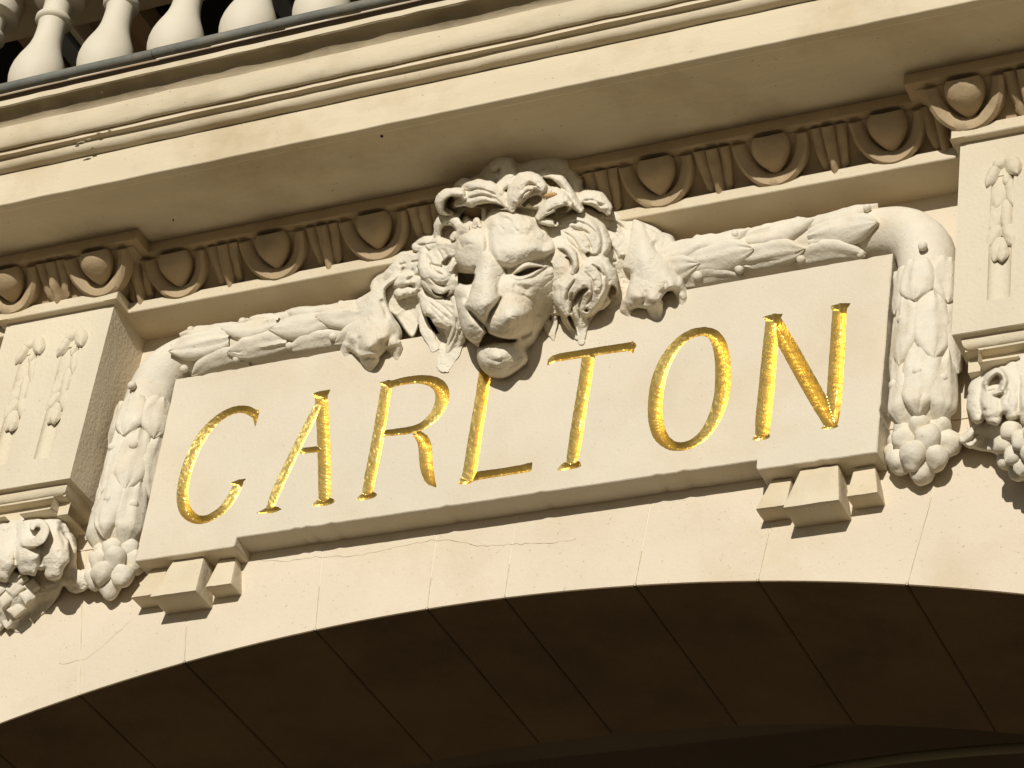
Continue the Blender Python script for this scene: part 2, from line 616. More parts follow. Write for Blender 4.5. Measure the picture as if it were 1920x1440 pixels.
V, F = straight([(.10, 1.2452), (-.494, 1.2452), (-.4965, 1.2405), (-.53, 1.2405), (-.53, 1.384)], seed=8)
bevel(put('corona', V, F, M_CORNICE, cor, smooth=30), .003, 1)
bed = [(-.522, 1.3842), (-.527, 1.3885), (-.543, 1.3895)]
for k in range(8):
    a = k / 7 * math.pi / 2
    bed.append((-.545 - .024 * math.sin(a), 1.3905 + .030 * (1 - math.cos(a))))
bed += [(-.5755, 1.4215), (-.592, 1.4225), (-.592, 1.4405), (-.587, 1.4412)]
V, F = straight(bed, seed=9, jit=.0016)
put('bed_moulding', V, F, M_CORNICE, cor, smooth=30)
lo_ = [(-.585, 1.4414), (-.5945, 1.4424)]
for k in range(10):                                            # convex lower roll
    a = k / 9 * R(100) - R(20)
    lo_.append((-.592 - .040 * (math.sin(a) + math.sin(R(20))) / (1 + math.sin(R(20))), 1.4432 + .074 * (math.cos(-R(20)) - math.cos(a)) / (math.cos(R(20)) - math.cos(R(80)))))
V, F = straight(lo_, seed=10, jit=.0024)
put('crown_roll', V, F, M_CORNICE, cor, smooth=40)
y0, z0 = lo_[-1]
hol = [(y0, z0)]
for k in range(1, 10):                                         # concave throat turning out under the lip
    a = k / 9 * math.pi / 2
    hol.append((y0 - .062 * (1 - math.cos(a)), z0 + .040 * math.sin(a)))
V, F = straight(hol, seed=10, jit=.0024)
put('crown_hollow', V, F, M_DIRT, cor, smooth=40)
y1, z1 = hol[-1]
V, F = straight([(y1 + .004, z1 - .002), (y1 - .003, z1 + .001), (y1 - .004, z1 + .024), (-.60, z1 + .028), (-.3, 1.60), (.2, 1.60)], seed=15, jit=.0022)
put('crown_lip', V, F, M_CORNICE, cor, smooth=30)

# eggs, cups and darts
def ovolo_frame(x, y_face):
    """local frame on the sloping ovolo: origin, along-x, up-slope, outward"""
    up = np.array([0, -.118, .108]); up /= np.linalg.norm(up)
    out = np.array([0, -up[2], up[1]])
    o = np.array([x, y_face + .028, 1.088])
    return o, up, out


EV, EF = [], []
ne, me_ = 16, 20
prof_e = []
for j in range(ne + 1):
    t = j / ne                       # 0 = pointed bottom
    r = math.sin(.5 * math.pi * (t / .72) ** .95) if t < .72 else math.sqrt(max(0, 1 - ((t - .72) / .42) ** 2.4))
    prof_e.append((max(.0, r), t))
for r, t in prof_e:
    for i in range(me_):
        a = 2 * math.pi * i / me_
        EV.append((.066 * r * math.cos(a), .034 + t * .136, .050 * r * math.sin(a)))
for j in range(ne):
    for i in range(me_):
        a, b = j * me_ + i, j * me_ + (i + 1) % me_
        EF.append((a, b, b + me_, a + me_))
EV = np.array(EV)
# cup: raised rim running round the egg as a U, flat band with thickness
cupP = []
for k in range(25):
    a = math.pi * k / 24
    cupP.append((-.112 * math.cos(a) * (1 - .06 * math.sin(a)), .156 - .140 * math.sin(a) ** .85))
CV, CF = [], []
for k, (u, v) in enumerate(cupP):
    a = math.pi * k / 24
    n = np.array([-math.cos(a), -math.sin(a)])
    for (dn, h) in ((-.030, -.03), (-.027, .000), (-.015, .012), (.004, .022), (.016, .016), (.022, -.03)):
        CV.append((u + n[0] * dn, v + n[1] * dn, h + .012 * math.sin(a)))
for k in range(24):
    for j in range(5):
        a = k * 6 + j
        CF.append((a, a + 1, a + 7, a + 6))
CF += [tuple(range(6)), tuple(range(24 * 6 + 5, 24 * 6 - 1, -1))]
CV = np.array(CV)
DV, DF = [], []
QD = [-1, -.97, -.8, -.62, -.5, -.36, -.30, -.2, -.1, 0, .1, .2, .30, .36, .5, .62, .8, .97, 1]
for k in range(13):                                            # dart: middle rib with a leaf on either side
    t = k / 12
    w = .064 * (.62 + .38 * t ** .7) * (1.12 if t < .1 else 1)
    for q in QD:
        aq = abs(q)
        if aq <= .30: h = .006 + .020 * math.sqrt(max(0, 1 - (aq / .31) ** 2)) * (1.15 - .35 * t)
        elif aq < .37: h = .000
        else: h = .002 + .013 * math.sin(math.pi * (aq - .36) / .66) * (.4 + .6 * t)
        if aq > .99: h = -.02
        drop = (.018 * aq ** 1.5) * (1 - t)
        DV.append((q * w, .010 + drop + t * (.152 - drop), h + .004 * math.sin(t * 3)))
nq = len(QD)
for k in range(12):
    for j in range(nq - 1):
        a = k * nq + j
        DF.append((a, a + 1, a + nq + 1, a + nq))
DF.append(tuple(range(nq)))
DV = np.array(DV)


def on_ovolo(V, x, yf, jit, seed, lift=0):
    o, up, out = ovolo_frame(x, yf)
    P = o + V[:, :1] * np.array([1, 0, 0]) + V[:, 1:2] * up + (V[:, 2:3] + lift) * out
    n = vnoise(P * 30, seed) + .6 * vnoise(P * 75, seed + 7)
    return P + out * (n * jit)[:, None]


eggs = [(x * s, -.066) for x in (.13, .525, .925, 1.32) for s in (-1, 1)] + [(s * x, -.151) for x in (1.600, 1.980) for s in (-1, 1)]
for i, (x, yf) in enumerate(eggs):
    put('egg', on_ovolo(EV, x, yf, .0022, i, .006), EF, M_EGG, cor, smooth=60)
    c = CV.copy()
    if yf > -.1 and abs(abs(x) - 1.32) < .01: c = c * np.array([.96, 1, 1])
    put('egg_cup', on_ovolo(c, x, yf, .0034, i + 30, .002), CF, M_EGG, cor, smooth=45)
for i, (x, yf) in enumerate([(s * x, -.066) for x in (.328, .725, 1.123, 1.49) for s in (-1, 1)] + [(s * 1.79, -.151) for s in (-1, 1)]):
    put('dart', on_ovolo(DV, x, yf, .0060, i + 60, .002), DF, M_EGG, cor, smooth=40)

def dimple(px, py, zplane, r, name):
    d = ROT.T @ np.array([(px - 960) / FPX, (py - 720) / FPX, 1.0])
    c = CAM + (zplane - CAM[2]) / d[2] * d
    V, F = lathe([(r * .3, -.006), (r, -.003), (r, .002), (r * .5, .006)], 10)
    put(name, np.array(V) + c, F, M_BLACK, cor, smooth=60)


for px, py, r in ((716, 255, .005), (325, 412, .0028)): dimple(px, py, 1.2452, r, 'drill_hole_dot')  # black discs colouring in the dark of small drill holes
for px, py, w in ((152, 268, .012), (140, 262, .006), (166, 262, .007), (185, 250, .006), (205, 245, .004)):
    c = at(px, py, -.5935)
    V, F = lathe([(w * .4, -.004), (w, -.002), (w * .9, .003), (w * .3, .006)], 9)
    V = np.array(V) * np.array([1.5, .5, .8]) + vnoise(np.array(V) * 300, 4)[:, None] * .002
    put('paint_chip', V + c, F, M_DIRT, cor)

# ---- gutter pipe on the cornice lip
gut = thing('gutter_pipe', 'grey zinc roll edge running along the top of the cornice below the balusters', 'gutter', (0, -.70, 1.64))
for x0, x1, dz in ((-6, -1.19, 0), (-1.189, 6, .003)):
    V, F = [], []
    n = int((x1 - x0) / .06)
    for i in range(n + 1):
        x = x0 + (x1 - x0) * i / n
        for j in range(12):
            a = 2 * math.pi * j / 12
            V.append((x, -.70 + .019 * math.cos(a), 1.641 + dz + .0195 * math.sin(a) + .0015 * math.sin(x * 7)))
    for i in range(n):
        for j in range(12): F.append((i * 12 + j, i * 12 + (j + 1) % 12, (i + 1) * 12 + (j + 1) % 12, (i + 1) * 12 + j))
    put('zinc_roll', V, F, M_ZINC, gut, smooth=180)
v, f = box(-6, 6, -.66, -.56, 1.603, 1.655)
put('zinc_backing', v, f, M_BROWN, gut)

# ---- balustrade
bp = [(.105, 0), (.105, .05), (.075, .055), (.07, .07), (.082, .085)]
for k in range(14):
    t = k / 13
    bp.append((.0475 + .048 * math.sin(math.pi * (.30 + .70 * t)) ** 1.3 if True else 0, .09 + .30 * t))
bp = [(.105, 0), (.105, .05), (.07, .055), (.066, .07), (.078, .09), (.090, .12), (.0955, .155), (.0955, .18), (.091, .21), (.081, .245), (.068, .28),
      (.057, .315), (.0505, .35), (.048, .39), (.0475, .425), (.050, .440), (.058, .444), (.063, .452), (.063, .462), (.058, .470), (.049, .474),
      (.0475, .49), (.0475, .535), (.052, .545), (.075, .549), (.088, .556), (.092, .572), (.092, .60), (.092, .66)]
bv, bf = lathe([(r * 1.085, z) for r, z in bp], 40)
bme = mesh('baluster', bv, bf, M_BAL, 40)
ORD = ['sixth', 'seventh', 'eighth', 'ninth', 'tenth', 'eleventh', 'twelfth', 'thirteenth']
for i in range(-1, 13):
    x = -1.865 + .2985 * i
    o = obj('baluster', bme)
    o.location = (x, -.5, 1.70)
    o['category'] = 'baluster'
    o['group'] = 'stone balusters along the balcony edge'
    lab = {-1: 'cream baluster cut off by the left edge of the photo',
           0: 'leftmost whole baluster, its neck rings and round cap under the handrail in view',
           1: 'second whole baluster from the left, its neck ring at the top photo edge',
           2: 'third whole baluster, bulb and bare neck just above the zinc seam',
           3: 'fourth whole baluster, only its bulb in view right of slanted dark bars',
           4: 'rightmost baluster, just the foot of its bulb above the zinc roll'}
    o['label'] = lab[i] if i in lab else ORD[i - 5] + ' whole cream baluster from the left, above the top edge of the photo'
v, f = box(-6, 6, -.62, -.36, 1.602, 1.70)
pl = put('balustrade_plinth', v, f, M_BAL)
pl['label'] = 'low cream plinth under the row of balusters behind the zinc roll'; pl['category'] = 'plinth'
v, f = box(-6, 6, -.70, -.27, 2.36, 2.50)
hr = bevel(put('handrail', v, f, M_TRIM), .01, 2)
hr['label'] = 'thick cream stone handrail lying on top of the balusters'; hr['category'] = 'handrail'
plane('terrace_floor', -6, 6, -.3, 3, 1.604, M_BROWN)
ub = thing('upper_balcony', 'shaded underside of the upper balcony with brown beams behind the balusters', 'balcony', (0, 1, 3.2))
v, f = box(-6, 6, -.9, 3.2, 3.30, 3.6); put('balcony_slab', v, f, M_BROWN, ub)
v, f = box(-6, 6, 3.0, 3.2, 1.604, 3.298); put('back_wall', v, f, M_BLACK, ub)  # wall coloured black for the unlit depth of the terrace
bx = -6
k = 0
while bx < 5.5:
    v, f = box(bx, bx + .09, -.85, 2.99, 3.15, 3.299); put('beam', v, f, M_BROWN, ub)
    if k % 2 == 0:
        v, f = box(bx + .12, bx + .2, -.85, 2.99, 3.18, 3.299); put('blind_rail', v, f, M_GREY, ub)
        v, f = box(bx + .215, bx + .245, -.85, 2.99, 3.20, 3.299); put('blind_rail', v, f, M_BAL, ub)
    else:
        v, f = box(bx + .1, bx + .46, -.85, 2.99, 3.25, 3.299); put('painted_dark_gap', v, f, M_BLACK, ub)  # black box drawing the darkness of a gap between beams
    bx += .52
    k += 1

# ================================================================= PILASTERS
PY = -.122
PZ0, PZ1 = .298, 1.0445
husk_n = [0]


def petal(L, Wd, T, nu=10, nv=9, tip=.75, round_=.55):
    """puffy pointed petal in local coords: along +u from base 0 to L, across v, height h"""
    V, F = [], []
    for i in range(nu + 1):
        u = i / nu
        w = (min(1, u / .25 + .35) ** round_) * (max(0, 1 - ((u - .45) / .55) ** 2 if u > .45 else 1) ** tip)
        w = max(w, .03)
        for j in range(nv):
            v = -1 + 2 * j / (nv - 1)
            h = T * (1 - abs(v) ** 2.2) ** .6 if abs(v) < 1 else 0
            V.append((u * L, v * w * Wd / 2, h * (.45 + .55 * w)))
    for i in range(nu):
        for j in range(nv - 1):
            a = i * nv + j
            F.append((a, a + 1, a + nv + 1, a + nv))
    return np.array(V), F


for sgn, side in ((-1, 'left'), (1, 'right')):
    lab = ('cream pilaster block with two carved flower drops, left of the plaque' if sgn < 0 else
           'cream pilaster block cut by the right edge of the photo, one flower drop showing')
    pil = thing('pilaster', lab, 'pilaster', (sgn * 1.787, PY, PZ0), 'fluted pilaster blocks flanking the plaque')
    xs = sorted([sgn * PX0, sgn * PX1])
    fl = sorted([sgn * 1.6985, sgn * 1.8755])
    fw, fz0, fz1 = .036, .405, .885
    xb = [xs[0], fl[0] - fw, fl[0] + fw, fl[1] - fw, fl[1] + fw, xs[1]]
    zb = [PZ0, fz0, fz1, PZ1]
    V, F = [], []
    for z in zb:
        for x in xb: V.append((x, PY, z))
    for r in range(3):
        for c in range(5):
            if r == 1 and c in (1, 3): continue
            a = r * 6 + c
            F.append((a, a + 1, a + 7, a + 6))
    b = len(V)
    V += [(xs[0], PY, PZ0), (xs[0], PY, PZ1), (xs[1], PY, PZ0), (xs[1], PY, PZ1), (xs[0], WALL_Y + .01, PZ0), (xs[0], WALL_Y + .01, PZ1),
          (xs[1], WALL_Y + .01, PZ0), (xs[1], WALL_Y + .01, PZ1)]
    F += [(b, b + 1, b + 5, b + 4), (b + 2, b + 6, b + 7, b + 3), (b, b + 4, b + 6, b + 2)]
    put('shaft', V, F, M_PIL, pil)
    for xc in fl:
        V, F = [], []
        nn = 10
        for z, dsc in ((fz0, 1), (fz0 + .004, 1), (fz1, 1)):
            for i in range(nn + 1):
                a = math.pi * i / nn
                V.append((xc - fw * math.cos(a), PY + .020 * math.sin(a), z))
        for r in range(2):
            for i in range(nn):
                a = r * (nn + 1) + i
                F.append((a, a + 1, a + nn + 2, a + nn + 1))
        F.append(tuple(range(nn + 1)))
        F.append(tuple(range(2 * (nn + 1), 3 * (nn + 1))))
        put('flute', V, F, M_PIL, pil, smooth=60)
        # flower drop : bud, three husks, tip
        def husk(zt, L, Wd, T, dx=0, rot=0, y=PY + .016):
            V, F = petal(L, Wd * .76, T * .74)
            ca, sa = math.cos(rot), math.sin(rot)
            X = xc + dx + V[:, 1] * ca - V[:, 0] * sa
            Z = zt - V[:, 0] * ca - V[:, 1] * sa
            Y = y - V[:, 2] * .8 - .006 * V[:, 0] / L
            P = np.stack([X, Y, Z], 1)
            P[:, 1] += .0035 * vnoise(P * 60, int(zt * 100))
            put('flower_husk', P, F, M_PIL, pil, smooth=180)
        husk(.952, .085, .072, .034, .020, -.35, PY + .004)
        husk(.940, .040, .060, .030, .002, .9, PY + .004)
        husk(.925, .085, .056, .032, -.020, .35, PY + .006)
        husk(.885, .045, .040, .026, .012, 0, PY + .010)
        husk(.885, .130, .088, .024, -.004, .12)
        husk(.875, .125, .055, .032, .014, -.20)
        husk(.785, .120, .080, .024, -.008, .22)
        husk(.790, .135, .062, .030, .010, -.06)
        husk(.695, .100, .066, .030, .014, -.28)
        husk(.695, .090, .062, .026, -.014, .32)
        husk(.645, .090, .072, .024, -.002, .22)
        husk(.610, .060, .058, .030, .002, -.05)

    # stepped moulding under the block
    fp = [(sgn * PX0, WALL_Y + .02), (sgn * PX0, PY), (sgn * PX1, PY), (sgn * PX1, WALL_Y + .02)]
    if sgn < 0: fp = fp[::-1]
    prof = [(-.001, .298), (-.002, .2965), (-.023, .2955)]
    for k in range(7):
        a = k / 6 * math.pi / 2
        prof.append((-.023 - .016 * (1 - math.cos(a)), .2955 - .033 * math.sin(a)))
    prof += [(-.040, .256), (-.074, .2545), (-.0745, .205), (-.078, .2035), (-.20, .2025)]
    V, F = sweep(fp, prof, step=.03, jit=.0012, seed=20 + sgn)
    put('base_moulding', V, F, M_TRIM, pil, smooth=30)

# ================================================================= NAME PLAQUE
plq = thing('name_plaque', 'broad cream plaque carved with large gilded capital letters, below the lion', 'plaque', (0, 0, 0))
PT = .757
out2 = [(-1.3, 0), (-.925, 0), (-.918, .003), (-.915, .010), (-.915, .0355), (.915, .0355), (.915, .010), (.918, .003), (.925, 0), (1.3, 0), (1.302, .2), (1.306, .45), (1.311, PT), (-1.311, PT)]
E_IN = .0028


def inset(poly, d):
    r = []
    n = len(poly)
    for i in range(n):
        p0, p1, p2 = np.array(poly[i - 1]), np.array(poly[i]), np.array(poly[(i + 1) % n])
        a = (p1 - p0) / np.linalg.norm(p1 - p0); b = (p2 - p1) / np.linalg.norm(p2 - p1)
        na, nb = np.array([-a[1], a[0]]), np.array([-b[1], b[0]])
        s = 1 + na @ nb
        r.append(tuple(p1 + d * (na + nb) / s))
    return r


# --- letters as strokes on the photographed face: (px, py, width px) polylines
def Z7(*q): return [(300 + x / 2.743, 540 + y / 2.743, w / 2.743) for x, y, w in q]
def Z8(*q): return [(1150 + x / 3.491, 520 + y / 3.491, w / 3.491) for x, y, w in q]
def PXL(*q): return list(q)


LET = {
    'C': [Z7((490, 650, 40), (440, 625, 40), (370, 632, 44), (290, 680, 52), (215, 765, 60), (155, 885, 62), (122, 1000, 60), (116, 1090, 58), (138, 1155, 54),
             (190, 1190, 44), (250, 1184, 44), (320, 1140, 50), (368, 1080, 54), (402, 1010, 52)),
          Z7((507, 618, 4), (492, 650, 34), (490, 712, 3)), Z7((365, 1003, 5), (400, 1005, 42), (443, 980, 3))],
    'A': [Z7((828, 575, 40), (770, 690, 46), (690, 850, 48), (610, 1020, 50), (570, 1115, 42)), Z7((830, 560, 62), (838, 700, 62), (845, 900, 62), (846, 1072, 58)),
          Z7((735, 838, 32), (815, 828, 34)), Z7((785, 545, 4), (815, 550, 40), (845, 545, 40), (876, 523, 3)), Z7((498, 1158, 3), (545, 1146, 30), (592, 1139, 30), (624, 1138, 3)),
          Z7((783, 1118, 3), (818, 1104, 36), (872, 1098, 34), (898, 1098, 3))],
    'R': [Z7((1166, 500, 56), (1140, 660, 58), (1112, 820, 60), (1080, 980, 58), (1070, 1040, 52)), Z7((1132, 486, 5), (1165, 497, 46)),
          Z7((1170, 500, 40), (1260, 477, 42), (1350, 470, 46), (1420, 490, 56), (1452, 540, 66), (1440, 610, 66), (1395, 675, 54), (1310, 725, 42), (1150, 748, 34)),
          Z7((1318, 745, 34), (1356, 790, 56), (1366, 860, 62), (1372, 925, 58), (1390, 985, 44), (1418, 1022, 8)), Z7((1012, 1086, 3), (1045, 1073, 36), (1090, 1066, 34), (1117, 1066, 3))],
    'L': [Z7((1676, 400, 60), (1655, 560, 62), (1628, 720, 64), (1605, 870, 66), (1588, 975, 66)), Z7((1533, 1003, 3), (1570, 985, 46), (1640, 965, 44), (1740, 950, 42), (1850, 932, 42), (1900, 920, 44), (1936, 898, 4)),
          Z7((1880, 925, 38), (1912, 930, 24), (1925, 918, 3))],
    'T': [PXL((1018, 690, 2), (1030, 678, 11), (1044, 671, 15), (1080, 665, 16), (1130, 657, 16), (1172, 651, 17), (1183, 650, 17)), PXL((1186, 640, 2), (1182, 650, 14), (1187, 662, 2)),
          PXL((1104, 664, 22), (1096, 720, 22), (1086, 780, 22), (1077, 840, 22), (1073, 862, 19)), PXL((1046, 881, 2), (1060, 874, 15), (1078, 871, 15), (1089, 873, 2))],
    'O': [Z8((590, 352, 56), (510, 370, 62), (430, 425, 68), (355, 525, 78), (302, 650, 84), (278, 780, 84), (276, 920, 82), (305, 1030, 74), (365, 1092, 60), (440, 1108, 54),
             (530, 1080, 60), (610, 1010, 72), (672, 900, 82), (710, 770, 88), (718, 640, 88), (712, 520, 84), (690, 430, 76), (650, 372, 62), (590, 352, 56))],
    'N': [Z8((1046, 280, 84), (1025, 480, 86), (1005, 700, 88), (985, 900, 88), (976, 1012, 78)), Z8((982, 262, 4), (1020, 268, 44), (1070, 262, 44), (1108, 240, 3)), Z8((912, 1060, 3), (942, 1049, 36), (1000, 1042, 34), (1024, 1044, 3)),
          Z8((1060, 300, 80), (1150, 460, 88), (1250, 640, 90), (1340, 800, 88), (1425, 945, 80)), Z8((1482, 210, 80), (1470, 400, 82), (1458, 600, 84), (1445, 800, 82), (1434, 940, 66)),
          Z8((1422, 190, 4), (1460, 200, 46), (1510, 192, 46), (1552, 170, 3)), Z8((1360, 990, 3), (1392, 981, 28), (1448, 974, 26), (1472, 975, 3))],
}
PXM = .00211
ST = {}
for ch, strokes in LET.items():
    segs = []
    for s in strokes:
        P = np.array([[*(at(px, py, 0)[[0, 2]]), w * PXM / 2] for px, py, w in s])
        if len(P) > 3: P = crspline(P, 4)
        segs += [(P[i], P[i + 1]) for i in range(len(P) - 1)]
    ST[ch] = segs
GS = .0027
plate_V, plate_F = [], []


def contour(xs, zs, f, sign):
    """polygons of sign*f > 0 on the grid, clipped exactly along f = 0: returns verts (x, z, f), faces"""
    nx, nz = len(xs), len(zs)
    g = f * sign
    vid, V, F = {}, [], []
    def vert(i, j):
        k = (i, j)
        if k not in vid:
            vid[k] = len(V); V.append((xs[i], zs[j], f[i, j]))
        return vid[k]
    def cross(i, j, i2, j2):
        k = (i, j, i2, j2) if (i, j) < (i2, j2) else (i2, j2, i, j)
        if k not in vid:
            a, b = g[i, j], g[i2, j2]
            t = a / (a - b)
            vid[k] = len(V); V.append((xs[i] + t * (xs[i2] - xs[i]), zs[j] + t * (zs[j2] - zs[j]), 0.0))
        return vid[k]
    pos = g > 0
    full = pos[:-1, :-1] & pos[1:, :-1] & pos[1:, 1:] & pos[:-1, 1:]
    some = pos[:-1, :-1] | pos[1:, :-1] | pos[1:, 1:] | pos[:-1, 1:]
    if sign < 0:
        # merge runs of full cells along x to keep the flat face light
        for j in range(nz - 1):
            i = 0
            while i < nx - 1:
                if full[i, j]:
                    s0 = i
                    while i < nx - 1 and full[i, j]: i += 1
                    F.append((vert(s0, j), vert(i, j), vert(i, j + 1), vert(s0, j + 1)))
                else: i += 1
    else:
        for i, j in np.argwhere(full): F.append((vert(i, j), vert(i + 1, j), vert(i + 1, j + 1), vert(i, j + 1)))
    for i, j in np.argwhere(some & ~full):
        c = [(i, j), (i + 1, j), (i + 1, j + 1), (i, j + 1)]
        poly = []
        for k in range(4):
            p, q = c[k], c[(k + 1) % 4]
            if pos[p]: poly.append(vert(*p))
            if pos[p] != pos[q]: poly.append(cross(*p, *q))
        if len(poly) >= 3: F.append(tuple(poly))
    return V, F


boxes = []
BZ0, BZ1 = .06, .66
for ch in 'CARLTON':
    segs = ST[ch]
    allp = np.array([p for s in segs for p in s])
    x0, x1 = allp[:, 0].min() - .03, allp[:, 0].max() + .03
    boxes.append([ch, x0, x1])
# neighbouring boxes must not overlap
for a, b in zip(boxes[:-1], boxes[1:]):
    if a[2] > b[1]:
        m = (a[2] + b[1]) / 2
        a[2] = b[1] = m
mark, dense = [], []
for i, p in enumerate(out2):
    q = out2[(i + 1) % len(out2)]
    mark.append(len(dense))
    k = max(1, int(math.hypot(q[0] - p[0], q[1] - p[1]) / .022))
    nx_, nz_ = (q[1] - p[1]), -(q[0] - p[0])
    l_ = math.hypot(nx_, nz_)
    for j in range(k):
        t = j / k
        w = .0013 * float(vnoise(np.array([[(p[0] + t * (q[0] - p[0])) * 45, (p[1] + t * (q[1] - p[1])) * 45, 3.3]]), 8)[0]) if 0 < j else 0
        if j and k > 3 and rng.random() < .05: w -= .004
        dense.append((p[0] + t * (q[0] - p[0]) + nx_ / l_ * w, p[1] + t * (q[1] - p[1]) + nz_ / l_ * w))
outd = dense
ins = inset(outd, E_IN)
c9, c10, c11, c12, c13 = [mark[i] for i in (9, 10, 11, 12, 13)]
prev = None
for ch, x0, x1 in boxes:
    xs = np.linspace(x0, x1, int((x1 - x0) / GS) + 1)
    zs = np.linspace(BZ0, BZ1, int((BZ1 - BZ0) / GS) + 1)
    X, Z = np.meshgrid(xs, zs, indexing='ij')
    f = np.full(X.shape, -1.0)
    for c2, *_ in [(ch,)]:
        for A, B in ST[c2]:
            v = B - A
            l2 = v[0] ** 2 + v[1] ** 2 + 1e-12
            h = np.clip(((X - A[0]) * v[0] + (Z - A[1]) * v[1]) / l2, 0, 1)
            d = (A[2] + v[2] * h) - np.hypot(X - A[0] - h * v[0], Z - A[1] - h * v[1])
            f = np.maximum(f, d)
    q = np.stack([X.ravel() * 160, Z.ravel() * 160, np.zeros(X.size)], 1)
    f = f + .0008 * vnoise(q, ord(ch)).reshape(X.shape)
    f[0, :] = np.minimum(f[0, :], -.001); f[-1, :] = np.minimum(f[-1, :], -.001)
    V, F = contour(xs, zs, f, 1)
    V = np.array(V)
    dep = V[:, 2] * .82
    n = vnoise(np.stack([V[:, 0] * 120, V[:, 1] * 120, V[:, 2] * 0], 1), 3) + .6 * vnoise(np.stack([V[:, 0] * 60, V[:, 1] * 260, V[:, 2] * 0], 1), 9)
    dep = dep + np.minimum(1, V[:, 2] / .004) * n * .00022 + .0004
    P = np.stack([V[:, 0], dep, V[:, 1]], 1)
    put('letter', P, F, M_GOLD, plq, smooth=24, label='gilded incised capital letter ' + ch)
    V, F = contour(xs, zs, f, -1)
    b = len(plate_V)
    plate_V += [(x, 0, z) for x, z, _ in V]
    plate_F += [tuple(k + b for k in q) for q in F]
# flat remainder of the face between and around the letter boxes
def quad(x0, x1, z0, z1):
    b = len(plate_V)
    plate_V.extend([(x0, 0, z0), (x1, 0, z0), (x1, 0, z1), (x0, 0, z1)])
    plate_F.append((b, b + 1, b + 2, b + 3))
lastx = None
for ch, x0, x1 in boxes:
    if lastx is not None and x0 > lastx + 1e-6: quad(lastx, x0, BZ0, BZ1)
    lastx = x1
bl, br = boxes[0][1], boxes[-1][2]
# frame polygons: lower, upper, left, right
def npoly(pts):
    b = len(plate_V)
    plate_V.extend([(x, 0, z) for x, z in pts])
    plate_F.append(tuple(range(b, b + len(pts))))
xl, xr = -1.309 + E_IN, 1.309 - E_IN
npoly(ins[:c9 + 1] + [(ins[c9][0], BZ0), (br, BZ0), (bl, BZ0), (ins[0][0], BZ0)])
right = [p for p in ins[c9 + 1:c12] if BZ0 < p[1] < BZ1]
npoly([(br, BZ0), (ins[c9][0], BZ0)] + right + [(xr, BZ1), (br, BZ1)])
left = [p for p in ins[c13 + 1:] if BZ0 < p[1] < BZ1]
npoly([(bl, BZ1), (xl, BZ1)] + left + [(ins[0][0], BZ0), (bl, BZ0)])
npoly([(xl, BZ1), (bl, BZ1), (br, BZ1), (xr, BZ1)] + [p for p in ins[c9 + 1:c12] if p[1] >= BZ1] + ins[c12:c13 + 1] + [p for p in ins[c13 + 1:] if p[1] >= BZ1])
n = len(outd)
b = len(plate_V)
plate_V += [(x, 0, z) for x, z in ins] + [(x, E_IN, z) for x, z in outd] + [(x, WALL_Y + .005, z) for x, z in outd]
for k in range(n):
    k2 = (k + 1) % n
    plate_F += [(b + k2, b + k, b + n + k, b + n + k2), (b + n + k2, b + n + k, b + 2 * n + k, b + 2 * n + k2)]
put('slab', plate_V, plate_F, M_PLAQUE, plq)
# guttae blocks
for sgn in (-1, 1):
    c = sgn * 1.108
    for (xt, wt, xb_, wb, yt, yb, zb_) in ((0, .120, 0, .177, .030, -.015, -.164), (.132, .066, .143, .098, .062, .025, -.127), (-.132, .066, -.145, .098, .062, .025, -.127)):
        V = []
        for x, w, y, z in ((c + xt, wt, yt, -.0008), (c + xb_, wb, yb, zb_)):
            V += [(x - w / 2, y, z), (x + w / 2, y, z), (x + w / 2, WALL_Y + .004, z), (x - w / 2, WALL_Y + .004, z)]
        F = [(0, 1, 2, 3), (7, 6, 5, 4), (0, 4, 5, 1), (1, 5, 6, 2), (2, 6, 7, 3), (3, 7, 4, 0)]
        bm = bmesh.new()
        vs = [bm.verts.new(p) for p in V]
        for q in F: bm.faces.new([vs[i] for i in q])
        bmesh.ops.bevel(bm, geom=bm.edges[:], offset=.0045, segments=2, affect='EDGES', profile=.6)
        bmesh.ops.triangulate(bm, faces=bm.faces[:])
        bmesh.ops.subdivide_edges(bm, edges=[e for e in bm.edges if e.calc_length() > .02], cuts=5, use_grid_fill=True)
        GV = np.array([v.co[:] for v in bm.verts])
        gn = vnoise(GV * 45, 5) * .0013 + vnoise(GV * 110, 6) * .0008
        GV += gn[:, None] * np.array([.6, -.7, .5])
        GF = [tuple(v.index for v in f.verts) for f in bm.faces]
        bm.verts.index_update()
        GF = [tuple(v.index for v in f.verts) for f in bm.faces]
        bm.free()
        put('gutta', GV, GF, M_TRIM, plq, smooth=35)

# ================================================================= GARLANDS
def garland_path():
    """centre line from the lion outward then down: points (x, z) for the right-hand side"""
    p = [(.50, .872), (.70, .872), (.9, .872), (1.10, .872), (1.24, .868), (1.335, .845), (1.395, .785), (1.418, .70), (1.422, .55), (1.424, .4), (1.424, .2), (1.422, .03)]
    return np.array(crspline([(a, 0, b) for a, b in p], 8))


GP = garland_path()
gs = np.r_[0, np.cumsum(np.linalg.norm(np.diff(GP, axis=0), axis=1))]
GT = np.gradient(GP, axis=0); GT /= np.linalg.norm(GT, axis=1)[:, None]
GYC = .035


